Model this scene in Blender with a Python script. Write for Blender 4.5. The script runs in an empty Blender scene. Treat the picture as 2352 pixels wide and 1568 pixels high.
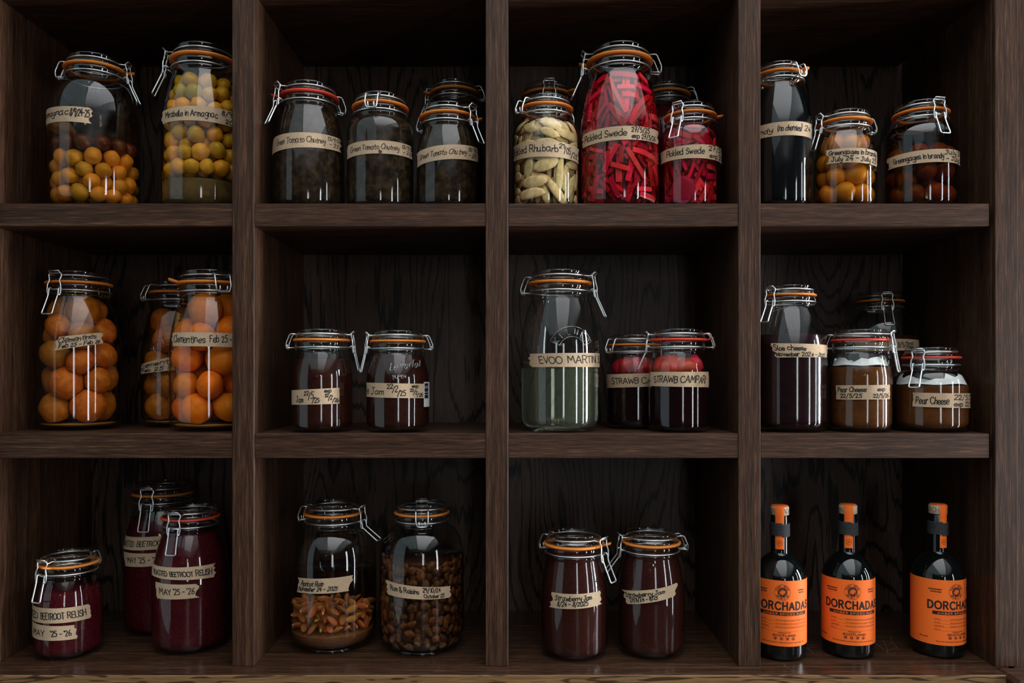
import bpy, math, random
import numpy as np
from mathutils import Vector, Matrix

PI = math.pi
sc = bpy.context.scene
COL = sc.collection

# ------------------------------------------------------------------ camera, world, lights, exposure
F = 1829.0            # focal length in pixels of the 2352 x 1568 frame (28 mm lens)
CX, HY = 1176.0, 863.0  # principal column and eye-level row
Y0 = 1.25             # distance of the shelf fronts
ZE = 1.45             # eye height
cam_d = bpy.data.cameras.new('camera')
cam_d.sensor_width = 36.0
cam_d.lens = 36.0 * F / 2352.0
cam_d.shift_y = (HY - 784.0) / 2352.0
cam_d.clip_start = 0.05
cam = bpy.data.objects.new('camera', cam_d)
COL.objects.link(cam)
cam.location = (0, 0, ZE)
cam.rotation_euler = (PI / 2, 0, 0)
sc.camera = cam

sc.view_settings.view_transform = 'Standard'
sc.view_settings.look = 'None'
sc.view_settings.gamma = 1.0
sc.view_settings.use_curve_mapping = False
sc.view_settings.exposure = 0.47
sc.cycles.transparent_max_bounces = 20
sc.cycles.max_bounces = 8
sc.cycles.diffuse_bounces = 3
sc.cycles.glossy_bounces = 3
sc.cycles.transmission_bounces = 8
sc.cycles.caustics_reflective = False
sc.cycles.caustics_refractive = False
sc.cycles.sample_clamp_indirect = 4.0

w = bpy.data.worlds.new('world')
sc.world = w
w.use_nodes = True
w.node_tree.nodes['Background'].inputs[0].default_value = (0.75, 0.85, 1.0, 1)
w.node_tree.nodes['Background'].inputs[1].default_value = 0.015

def area(name, loc, direction, sx, sy, radiance, color):
    d = bpy.data.lights.new(name, 'AREA')
    d.shape = 'RECTANGLE'
    d.size, d.size_y = sx, sy
    d.energy = radiance * sx * sy * PI
    d.color = color
    o = bpy.data.objects.new(name, d)
    COL.objects.link(o)
    o.location = loc
    o.rotation_euler = Vector(direction).to_track_quat('-Z', 'Y').to_euler()
    return o

DAY = (0.90, 0.95, 1.0)
# two tall panes of the window in the right-hand wall, the far windows behind the camera, the bright ceiling bay
area('window_light_near', (3.0, 0.92, 1.30), (-1, 0, 0), 0.30, 2.2, 46.0, DAY)
area('window_light_middle', (3.0, 0.16, 1.30), (-1, 0, 0), 0.16, 2.2, 9.0, DAY)
area('window_light_far', (3.0, -1.50, 1.30), (-1, 0, 0), 0.42, 2.2, 8.0, DAY)
area('far_window_light', (0.85, -4.6, 1.55), (0, 1, 0), 0.50, 2.0, 4.5, DAY)
bay = area('ceiling_bay_light', (0.35, -1.15, 3.05), (0, 0, -1), 1.8, 4.4, 1.45, (0.94, 0.97, 1.0))
bay.data.spread = math.radians(145)
area('ceiling_side_fill', (-1.6, -1.0, 3.05), (0, 0, -1), 2.0, 4.0, 0.32, (0.62, 0.86, 0.92))  # added lamp, stands in for a lit teal ceiling mirrored in the jars
for x, y, z in ((0.02, -2.0, 2.06), (0.14, -2.0, 2.00), (0.26, -2.0, 2.07), (-0.75, -2.4, 1.95)):
    d = bpy.data.lights.new('candle_bulb_light', 'POINT')
    d.energy, d.color, d.shadow_soft_size = 0.9, (1.0, 0.62, 0.28), 0.02
    o = bpy.data.objects.new('candle_bulb_light', d)
    COL.objects.link(o)
    o.location = (x, y, z)

# ------------------------------------------------------------------ mesh helpers
def mk(name, vf, mat, parent=None, smooth=True, loc=None):
    v, f = vf
    me = bpy.data.meshes.new(name)
    me.from_pydata([tuple(map(float, p)) for p in v], [], [tuple(int(i) for i in q) for q in f])
    me.update()
    if smooth:
        me.shade_smooth()
    if mat is not None:
        me.materials.append(mat)
    o = bpy.data.objects.new(name, me)
    COL.objects.link(o)
    if parent is not None:
        o.parent = parent
    if loc is not None:
        o.location = loc
    return o

def join(*parts):
    V, Fc = [], []
    for v, f in parts:
        b = len(V)
        V.extend(v)
        Fc.extend([tuple(b + i for i in q) for q in f])
    return V, Fc

def lathe(profile, seg=64):
    V, Fc, rows = [], [], []
    for r, z in profile:
        if r < 1e-6:
            rows.append([len(V)])
            V.append((0, 0, z))
        else:
            b = len(V)
            for k in range(seg):
                a = 2 * PI * k / seg
                V.append((r * math.sin(a), -r * math.cos(a), z))
            rows.append(list(range(b, b + seg)))
    for A, B in zip(rows, rows[1:]):
        for k in range(seg):
            k2 = (k + 1) % seg
            if len(A) == 1 and len(B) > 1:
                Fc.append((A[0], B[k2], B[k]))
            elif len(B) == 1 and len(A) > 1:
                Fc.append((A[k], A[k2], B[0]))
            elif len(A) > 1:
                Fc.append((A[k], A[k2], B[k2], B[k]))
    return V, Fc

def catmull(P, n=6, closed=False):
    P = [np.array(p, float) for p in P]
    m = len(P)
    if m < 3:
        return P
    out = []
    rng = range(m) if closed else range(m - 1)
    for i in rng:
        if closed:
            p0, p1, p2, p3 = P[(i - 1) % m], P[i], P[(i + 1) % m], P[(i + 2) % m]
        else:
            p1, p2 = P[i], P[i + 1]
            p0 = P[i - 1] if i else p1 + (p1 - p2)
            p3 = P[i + 2] if i + 2 < m else p2 + (p2 - p1)
        if np.allclose(p1, p2):
            continue
        for k in range(n):
            t = k / n
            out.append(0.5 * (2 * p1 + (p2 - p0) * t + (2 * p0 - 5 * p1 + 4 * p2 - p3) * t * t + (3 * p1 - p0 - 3 * p2 + p3) * t ** 3))
    if not closed:
        out.append(P[-1])
    return out

def fillet(P, r, closed=False, n=4):
    P = [np.array(p, float) for p in P]
    m, out = len(P), []
    for i in range(m):
        if not closed and i in (0, m - 1):
            out.append(P[i])
            continue
        a, b, c = P[i - 1], P[i], P[(i + 1) % m]
        la, lc = np.linalg.norm(a - b), np.linalg.norm(c - b)
        ra, rc = min(r, la * .45), min(r, lc * .45)
        s, e = b + (a - b) / max(la, 1e-9) * ra, b + (c - b) / max(lc, 1e-9) * rc
        for k in range(n + 1):
            t = k / n
            out.append((1 - t) ** 2 * s + 2 * t * (1 - t) * b + t * t * e)
    return out

def tube(P, r, closed=False, sides=8):
    P = [np.array(p, float) for p in P]
    m = len(P)
    V, Fc = [], []
    up = None
    for i in range(m):
        if closed:
            d = P[(i + 1) % m] - P[i - 1]
        else:
            d = P[min(i + 1, m - 1)] - P[max(i - 1, 0)]
        d = d / max(np.linalg.norm(d), 1e-12)
        if up is None:
            up = np.cross(d, (0.3, 0.1, 1.0) if abs(d[2]) < .9 else (1.0, 0.2, 0))
        up = up - d * np.dot(up, d)
        up = up / max(np.linalg.norm(up), 1e-12)
        bi = np.cross(d, up)
        for k in range(sides):
            a = 2 * PI * k / sides
            V.append(P[i] + r * (math.cos(a) * up + math.sin(a) * bi))
    for i in range(m if closed else m - 1):
        j = (i + 1) % m
        for k in range(sides):
            k2 = (k + 1) % sides
            Fc.append((i * sides + k, i * sides + k2, j * sides + k2, j * sides + k))
    if not closed:
        Fc.append(tuple(range(sides))[::-1])
        Fc.append(tuple((m - 1) * sides + k for k in range(sides)))
    return V, Fc

def box(x0, x1, y0, y1, z0, z1, b=0.0008):
    """A box with narrow chamfers on its edges."""
    V, Fc = [], []
    xs, ys, zs = (x0, x1), (y0, y1), (z0, z1)
    idx = {}
    for i in (0, 1):
        for j in (0, 1):
            for k in (0, 1):
                sx, sy, sz = (1, -1)[i], (1, -1)[j], (1, -1)[k]
                for ax in range(3):
                    p = [xs[i] + sx * b, ys[j] + sy * b, zs[k] + sz * b]
                    p[ax] = (xs[i], ys[j], zs[k])[ax]
                    idx[i, j, k, ax] = len(V)
                    V.append(p)
    g = lambda i, j, k, a: idx[i, j, k, a]
    for s in (0, 1):
        Fc += [(g(s, 0, 0, 0), g(s, 1, 0, 0), g(s, 1, 1, 0), g(s, 0, 1, 0)), (g(0, s, 0, 1), g(1, s, 0, 1), g(1, s, 1, 1), g(0, s, 1, 1)),
               (g(0, 0, s, 2), g(1, 0, s, 2), g(1, 1, s, 2), g(0, 1, s, 2))]
        for t in (0, 1):
            Fc += [(g(s, t, 0, 0), g(s, t, 1, 0), g(s, t, 1, 1), g(s, t, 0, 1)), (g(s, 0, t, 0), g(s, 1, t, 0), g(s, 1, t, 2), g(s, 0, t, 2)),
                   (g(0, s, t, 1), g(1, s, t, 1), g(1, s, t, 2), g(0, s, t, 2))]
            for u in (0, 1):
                Fc.append((g(s, t, u, 0), g(s, t, u, 1), g(s, t, u, 2)))
    V2 = np.array(V)
    c = V2.mean(axis=0)
    out = []
    for q in Fc:                      # make every face look outwards
        n = np.cross(V2[q[1]] - V2[q[0]], V2[q[2]] - V2[q[0]])
        out.append(q if np.dot(n, V2[list(q)].mean(axis=0) - c) > 0 else q[::-1])
    return V, out

# ------------------------------------------------------------------ materials
def new_mat(name):
    m = bpy.data.materials.new(name)
    m.use_nodes = True
    nt = m.node_tree
    nt.nodes.clear()
    return m, nt, nt.nodes.new('ShaderNodeOutputMaterial')

def N(nt, typ, **kw):
    n = nt.nodes.new(typ)
    for k, v in kw.items():
        if k.startswith('i_'):
            n.inputs[k[2:].replace('_', ' ')].default_value = v
        else:
            setattr(n, k, v)
    return n

def rgba(c):
    return (c[0], c[1], c[2], 1.0)

def ramp(nt, stops):
    r = nt.nodes.new('ShaderNodeValToRGB')
    el = r.color_ramp.elements
    while len(el) < len(stops):
        el.new(0.5)
    for e, (p, c) in zip(el, stops):
        e.position, e.color = p, rgba(c)
    return r

def coords(nt, scale, offset=True):
    tc = N(nt, 'ShaderNodeTexCoord')
    mp = N(nt, 'ShaderNodeMapping')
    mp.inputs['Scale'].default_value = scale
    nt.links.new(tc.outputs['Object'], mp.inputs['Vector'])
    if offset:
        oi = N(nt, 'ShaderNodeObjectInfo')
        mu = N(nt, 'ShaderNodeMath', operation='MULTIPLY')
        mu.inputs[1].default_value = 37.0
        nt.links.new(oi.outputs['Random'], mu.inputs[0])
        nt.links.new(mu.outputs[0], mp.inputs['Location'])
    return mp.outputs['Vector']

def wood(name, axis, stops, fine=(24, 1100), broad=(4.0, 190), figure=0.0, rough=0.42, fig_scale=(1.2, 9.0), fig_n=16.0, tilt=0.0, spec=0.20, jitter=0.03, thin=0.35):
    m, nt, out = new_mat(name)
    L = nt.links.new
    def sc3(a, c):
        return tuple(a if k == axis else c for k in 'xyz')
    n1 = N(nt, 'ShaderNodeTexNoise', i_Scale=1.0, i_Detail=4.0, i_Roughness=0.65)
    L(coords(nt, sc3(*fine)), n1.inputs['Vector'])
    n2 = N(nt, 'ShaderNodeTexNoise', i_Scale=1.0, i_Detail=3.0, i_Roughness=0.6)
    L(coords(nt, sc3(*broad)), n2.inputs['Vector'])
    mix = N(nt, 'ShaderNodeMix', data_type='FLOAT')
    mix.inputs[0].default_value = 0.30
    L(n1.outputs[0], mix.inputs[2])
    L(n2.outputs[0], mix.inputs[3])
    val = mix.outputs[0]
    if figure > 0:
        n3 = N(nt, 'ShaderNodeTexNoise', i_Scale=1.0, i_Detail=1.5, i_Roughness=0.45, i_Distortion=0.3)
        v = coords(nt, sc3(*fig_scale))
        if tilt:
            v.node.inputs['Rotation'].default_value = (0, tilt, 0)
        L(v, n3.inputs['Vector'])
        mu = N(nt, 'ShaderNodeMath', operation='MULTIPLY')
        mu.inputs[1].default_value = fig_n * 6.2832
        jit = N(nt, 'ShaderNodeMath', operation='MULTIPLY_ADD')
        jit.inputs[1].default_value = jitter
        L(n2.outputs[0], jit.inputs[0])
        L(n3.outputs[0], jit.inputs[2])
        L(jit.outputs[0], mu.inputs[0])
        sn = N(nt, 'ShaderNodeMath', operation='SINE')
        L(mu.outputs[0], sn.inputs[0])
        pw = N(nt, 'ShaderNodeMapRange')
        pw.inputs['From Min'].default_value = thin
        pw.inputs['From Max'].default_value = 1.0
        pw.inputs['To Min'].default_value = 0.0
        pw.inputs['To Max'].default_value = -figure
        L(sn.outputs[0], pw.inputs['Value'])
        ad = N(nt, 'ShaderNodeMath', operation='ADD')
        L(val, ad.inputs[0])
        L(pw.outputs[0], ad.inputs[1])
        val = ad.outputs[0]
    r = ramp(nt, stops)
    L(val, r.inputs[0])
    b = N(nt, 'ShaderNodeBsdfPrincipled')
    b.inputs['Roughness'].default_value = rough
    b.inputs['Specular IOR Level'].default_value = spec
    L(r.outputs[0], b.inputs['Base Color'])
    bp = N(nt, 'ShaderNodeBump', i_Strength=0.25, i_Distance=0.0006)
    L(val, bp.inputs['Height'])
    L(bp.outputs[0], b.inputs['Normal'])
    L(b.outputs[0], out.inputs[0])
    return m

DK = [(0.34, (0.012, 0.0053, 0.0032)), (0.46, (0.035, 0.0164, 0.0092)), (0.55, (0.062, 0.0292, 0.0163)), (0.68, (0.165, 0.083, 0.046))]
DK2 = [(0.06, (0.004, 0.0025, 0.002)), (0.30, (0.015, 0.009, 0.0065)), (0.46, (0.056, 0.034, 0.0245)), (0.62, (0.105, 0.066, 0.048))]
GOLD = [(0.08, (0.025, 0.014, 0.008)), (0.32, (0.085, 0.045, 0.020)), (0.50, (0.20, 0.108, 0.046)), (0.68, (0.32, 0.18, 0.075))]
M_WOOD_V = wood('dark oak upright', 'z', DK)
M_WOOD_H = wood('dark oak along', 'x', DK)
M_WOOD_SIDE = wood('dark oak side', 'z', DK, broad=(2.4, 70), rough=0.36)
M_WOOD_BACK = wood('dark oak figured', 'z', DK2, figure=0.36, fig_scale=(1.5, 7.5), fig_n=21.0, rough=0.42, spec=0.25, broad=(7, 150), jitter=0.05, thin=0.6)
M_WOOD_BASE = wood('dark oak base', 'x', DK, rough=0.2, broad=(3.2, 110), spec=0.4)
M_WOOD_GOLD = wood('golden oak edge', 'x', GOLD, figure=0.34, fig_scale=(11.0, 110.0), fig_n=3.5, tilt=0.20, rough=0.4, broad=(6, 200), jitter=0.06)

def fresnel_fac(nt, f0):
    g = N(nt, 'ShaderNodeNewGeometry')
    dt = N(nt, 'ShaderNodeVectorMath', operation='DOT_PRODUCT')
    nt.links.new(g.outputs['Normal'], dt.inputs[0])
    nt.links.new(g.outputs['Incoming'], dt.inputs[1])
    ab = N(nt, 'ShaderNodeMath', operation='ABSOLUTE')
    nt.links.new(dt.outputs['Value'], ab.inputs[0])
    su = N(nt, 'ShaderNodeMath', operation='SUBTRACT')
    su.inputs[0].default_value = 1.0
    nt.links.new(ab.outputs[0], su.inputs[1])
    pw = N(nt, 'ShaderNodeMath', operation='POWER')
    pw.inputs[1].default_value = 5.0
    nt.links.new(su.outputs[0], pw.inputs[0])
    ma = N(nt, 'ShaderNodeMath', operation='MULTIPLY_ADD')
    ma.inputs[1].default_value = 1 - f0
    ma.inputs[2].default_value = f0
    nt.links.new(pw.outputs[0], ma.inputs[0])
    ma.use_clamp = True
    return ma.outputs[0]

def thin_glass(name, tint=(0.95, 0.975, 0.965), f0=0.075, rough=0.045):
    m, nt, out = new_mat(name)
    t = N(nt, 'ShaderNodeBsdfTransparent')
    t.inputs[0].default_value = rgba(tint)
    g = N(nt, 'ShaderNodeBsdfGlossy')
    g.inputs['Roughness'].default_value = rough
    mx = N(nt, 'ShaderNodeMixShader')
    nt.links.new(fresnel_fac(nt, f0), mx.inputs[0])
    nt.links.new(t.outputs[0], mx.inputs[1])
    nt.links.new(g.outputs[0], mx.inputs[2])
    nt.links.new(mx.outputs[0], out.inputs[0])
    return m

def liquid(name, tint):
    m, nt, out = new_mat(name)
    t = N(nt, 'ShaderNodeBsdfTransparent')
    t.inputs[0].default_value = rgba(tint)
    g = N(nt, 'ShaderNodeBsdfGlossy')
    g.inputs['Roughness'].default_value = 0.02
    mx = N(nt, 'ShaderNodeMixShader')
    nt.links.new(fresnel_fac(nt, 0.01), mx.inputs[0])
    nt.links.new(t.outputs[0], mx.inputs[1])
    nt.links.new(g.outputs[0], mx.inputs[2])
    nt.links.new(mx.outputs[0], out.inputs[0])
    return m

def plain(name, color, rough=0.5, metallic=0.0, spec=0.5, var=None, scale=60.0, bump=0.0, detail=4.0, sss=0.0, objvar=0.0, coat=0.0, lo=0.35, hi=0.65):
    """Principled surface; var = second colour mixed in by noise; objvar = value change from object to object."""
    m, nt, out = new_mat(name)
    b = N(nt, 'ShaderNodeBsdfPrincipled')
    b.inputs['Roughness'].default_value = rough
    b.inputs['Metallic'].default_value = metallic
    b.inputs['Specular IOR Level'].default_value = spec
    b.inputs['Coat Weight'].default_value = coat
    b.inputs['Coat Roughness'].default_value = 0.03
    L = nt.links.new
    src = None
    if var is not None or bump:
        n = N(nt, 'ShaderNodeTexNoise', i_Scale=1.0, i_Detail=detail, i_Roughness=0.6)
        L(coords(nt, (scale,) * 3), n.inputs['Vector'])
        r = ramp(nt, [(lo, color), (hi, var or color)])
        L(n.outputs[0], r.inputs[0])
        src = r.outputs[0]
        if bump:
            bp = N(nt, 'ShaderNodeBump', i_Strength=bump, i_Distance=0.001)
            L(n.outputs[0], bp.inputs['Height'])
            L(bp.outputs[0], b.inputs['Normal'])
    if objvar:
        oi = N(nt, 'ShaderNodeObjectInfo')
        hs = N(nt, 'ShaderNodeHueSaturation')
        mr = N(nt, 'ShaderNodeMapRange')
        mr.inputs['To Min'].default_value = 1 - objvar
        mr.inputs['To Max'].default_value = 1 + objvar
        L(oi.outputs['Random'], mr.inputs['Value'])
        L(mr.outputs[0], hs.inputs['Value'])
        m2 = N(nt, 'ShaderNodeMapRange')
        m2.inputs['To Min'].default_value = 0.5 + 0.06 * objvar
        m2.inputs['To Max'].default_value = 0.5 - 0.06 * objvar
        L(oi.outputs['Random'], m2.inputs['Value'])
        L(m2.outputs[0], hs.inputs['Hue'])
        if src is None:
            hs.inputs['Color'].default_value = rgba(color)
        else:
            L(src, hs.inputs['Color'])
        src = hs.outputs[0]
    if src is None:
        b.inputs['Base Color'].default_value = rgba(color)
    else:
        L(src, b.inputs['Base Color'])
    if sss:
        b.inputs['Subsurface Weight'].default_value = sss
        b.inputs['Subsurface Radius'].default_value = (0.008, 0.004, 0.002)
        b.inputs['Subsurface Scale'].default_value = 0.5
    L(b.outputs[0], out.inputs[0])
    return m

M_GLASS = thin_glass('clear jar glass')
M_LID = thin_glass('lid glass', (0.965, 0.975, 0.965), 0.08)
M_EMB = thin_glass('embossed glass', (0.72, 0.75, 0.74), 0.30, 0.10)
M_WIRE = plain('galvanised wire', (0.78, 0.82, 0.82), rough=0.36, metallic=1.0)
def rubber(name, color):
    m, nt, out = new_mat(name)
    b = N(nt, 'ShaderNodeBsdfPrincipled')
    b.inputs['Base Color'].default_value = rgba(color)
    b.inputs['Roughness'].default_value = 0.5
    t = N(nt, 'ShaderNodeBsdfTranslucent')
    t.inputs[0].default_value = rgba(color)
    mx = N(nt, 'ShaderNodeMixShader')
    mx.inputs[0].default_value = 0.30
    nt.links.new(b.outputs[0], mx.inputs[1])
    nt.links.new(t.outputs[0], mx.inputs[2])
    nt.links.new(mx.outputs[0], out.inputs[0])
    return m
M_ORANGE = rubber('orange rubber', (1.0, 0.34, 0.05))
M_RED = rubber('red rubber', (0.90, 0.10, 0.05))
M_KRAFT = plain('kraft paper tape', (0.40, 0.28, 0.175), rough=0.85, spec=0.15, var=(0.58, 0.43, 0.285), scale=900, detail=3)
M_INK = plain('black marker ink', (0.012, 0.011, 0.012), rough=0.6, spec=0.2)
M_CHUTNEY = plain('dark chutney', (0.012, 0.0065, 0.0035), rough=0.35, var=(0.060, 0.034, 0.015), scale=95, detail=6, lo=.42, hi=.72, spec=0.06)
M_JAM = plain('dark jam', (0.022, 0.005, 0.003), rough=0.3, var=(0.034, 0.009, 0.005), scale=120, detail=5, spec=0.06)
M_SJAM = plain('strawberry jam', (0.030, 0.0065, 0.005), rough=0.3, var=(0.045, 0.011, 0.008), scale=300, detail=3, spec=0.06)
M_BEET = plain('beetroot relish', (0.040, 0.0035, 0.0055), rough=0.3, var=(0.10, 0.007, 0.012), scale=240, detail=4, lo=.4, hi=.75, spec=0.06)
M_SLOE = plain('sloe cheese', (0.014, 0.004, 0.005), rough=0.25, var=(0.020, 0.006, 0.007), scale=70, spec=0.06)
M_PEAR = plain('pear cheese', (0.088, 0.029, 0.0075), rough=0.3, var=(0.125, 0.042, 0.011), scale=80, spec=0.06)
M_BLACK = plain('black brandy', (0.003, 0.0035, 0.004), rough=0.2, spec=0.06)
M_RUBY = plain('dark ruby liqueur', (0.010, 0.0015, 0.002), rough=0.12, spec=0.06)
M_SED = plain('settled sediment', (0.30, 0.19, 0.10), rough=0.7, var=(0.20, 0.125, 0.065), scale=260, detail=5)
M_SED2 = plain('cloudy sediment', (0.135, 0.108, 0.080), rough=0.6, spec=0.1, var=(0.08, 0.062, 0.045), scale=50)
M_SED3 = plain('pith sediment', (0.50, 0.33, 0.13), rough=0.7, var=(0.35, 0.20, 0.07), scale=160)
M_PAPERW = plain('greaseproof paper', (0.78, 0.78, 0.77), rough=0.7)
M_CLEM = plain('preserved clementine', (0.96, 0.29, 0.012), rough=0.45, var=(0.84, 0.20, 0.008), scale=110, bump=0.4, objvar=0.22)
M_CLEM_B = plain('browned clementine', (0.54, 0.215, 0.035), rough=0.45, var=(0.38, 0.125, 0.018), scale=110, bump=0.4, objvar=0.25)
M_MIRA = plain('mirabelle plum', (0.84, 0.51, 0.055), rough=0.35, var=(0.62, 0.32, 0.025), scale=70, objvar=0.28)
M_MIRA_G = plain('green mirabelle', (0.52, 0.45, 0.06), rough=0.35, var=(0.40, 0.31, 0.035), scale=70, objvar=0.2)
M_MIRA_D = plain('darkened mirabelle', (0.13, 0.04, 0.022), rough=0.35, var=(0.07, 0.02, 0.015), scale=70, objvar=0.25)
M_GREEN = plain('brandied greengage', (0.68, 0.34, 0.035), rough=0.35, var=(0.42, 0.18, 0.018), scale=40, objvar=0.2)
M_GREEN_D = plain('dark brandied greengage', (0.34, 0.125, 0.02), rough=0.35, var=(0.17, 0.055, 0.01), scale=40, objvar=0.3)
M_RHU = plain('pickled rhubarb flesh', (0.84, 0.65, 0.37), rough=0.45, var=(0.62, 0.42, 0.19), scale=130, bump=0.3, objvar=0.22)
M_SWEDE = plain('pickled swede stick', (0.56, 0.018, 0.05), rough=0.3, var=(0.78, 0.06, 0.08), scale=60, objvar=0.5)
M_SWEDE_D = plain('deep crimson swede stick', (0.32, 0.007, 0.045), rough=0.3, var=(0.48, 0.015, 0.06), scale=60, objvar=0.4)
M_SWEDE_O = plain('pale swede stick', (0.88, 0.27, 0.19), rough=0.3, var=(0.80, 0.12, 0.11), scale=60, objvar=0.25)
M_SLICE = plain('beet slice', (0.34, 0.035, 0.10), rough=0.35, var=(0.25, 0.02, 0.06), scale=90, bump=0.3)
M_STRAW = plain('boozy strawberry', (0.74, 0.060, 0.026), rough=0.3, var=(0.54, 0.026, 0.016), scale=160, bump=0.35, objvar=0.2)
M_ALM = plain('apricot kernel', (0.44, 0.20, 0.085), rough=0.45, var=(0.62, 0.32, 0.14), scale=180, objvar=0.35)
M_ALM_P = plain('pale apricot kernel', (0.72, 0.46, 0.17), rough=0.45, objvar=0.2)
M_RAIS = plain('rum raisin', (0.085, 0.044, 0.024), rough=0.4, var=(0.20, 0.115, 0.062), scale=150, bump=0.5, objvar=0.45)
M_SEED = plain('mustard seed', (0.85, 0.50, 0.20), rough=0.5)
M_VAN = plain('vanilla pod', (0.012, 0.008, 0.006), rough=0.4)
M_BOTTLE = plain('black bottle glass', (0.003, 0.004, 0.004), rough=0.04, spec=0.6)
M_LABEL = plain('orange printed paper', (0.97, 0.175, 0.024), rough=0.6, spec=0.2)
M_PRINT = plain('black print', (0.018, 0.016, 0.016), rough=0.6, spec=0.2)
M_BROWNPRINT = plain('fine dark print', (0.20, 0.045, 0.012), rough=0.6, spec=0.2)
M_CORK = plain('cream wooden stopper', (0.62, 0.50, 0.36), rough=0.6, var=(0.55, 0.43, 0.30), scale=200)
M_STAMP = plain('burnt stamp', (0.20, 0.13, 0.07), rough=0.7)
M_CORD = plain('black waxed cord', (0.018, 0.019, 0.021), rough=0.7, var=(0.05, 0.052, 0.056), scale=500)
M_STICKER = plain('white sticker', (0.62, 0.62, 0.62), rough=0.5)
M_TEAL = plain('teal wall paint', (0.58, 0.68, 0.70), rough=0.7)
M_FLOOR = wood('dark floor boards', 'y', DK)
M_PLASTER = plain('ceiling plaster', (0.7, 0.72, 0.72), rough=0.9)

def olive_liquid():
    m, nt, out = new_mat('pale green spirit')
    b = N(nt, 'ShaderNodeBsdfPrincipled')
    b.inputs['Base Color'].default_value = (0.90, 0.95, 0.80, 1)
    b.inputs['Transmission Weight'].default_value = 1.0
    b.inputs['IOR'].default_value = 1.34
    b.inputs['Roughness'].default_value = 0.0
    d = N(nt, 'ShaderNodeBsdfDiffuse')
    d.inputs[0].default_value = (0.72, 0.80, 0.50, 1)
    mx = N(nt, 'ShaderNodeMixShader')
    mx.inputs[0].default_value = 0.06
    nt.links.new(b.outputs[0], mx.inputs[1])
    nt.links.new(d.outputs[0], mx.inputs[2])
    nt.links.new(mx.outputs[0], out.inputs[0])
    return m
M_EVOO = olive_liquid()
L_AMBER = liquid('amber armagnac', (0.93, 0.80, 0.52))
L_DARK = liquid('dark armagnac', (0.82, 0.64, 0.45))
L_SYRUP = liquid('clementine syrup', (0.96, 0.79, 0.50))
L_BRANDY = liquid('brandy', (0.90, 0.70, 0.40))
L_BRANDY_D = liquid('dark brandy', (0.58, 0.35, 0.18))
L_RUM = liquid('dark rum', (0.76, 0.57, 0.42))
L_BRINE = liquid('red beet brine', (0.94, 0.40, 0.48))
L_VINEGAR = liquid('rhubarb vinegar', (0.98, 0.95, 0.86))

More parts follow.
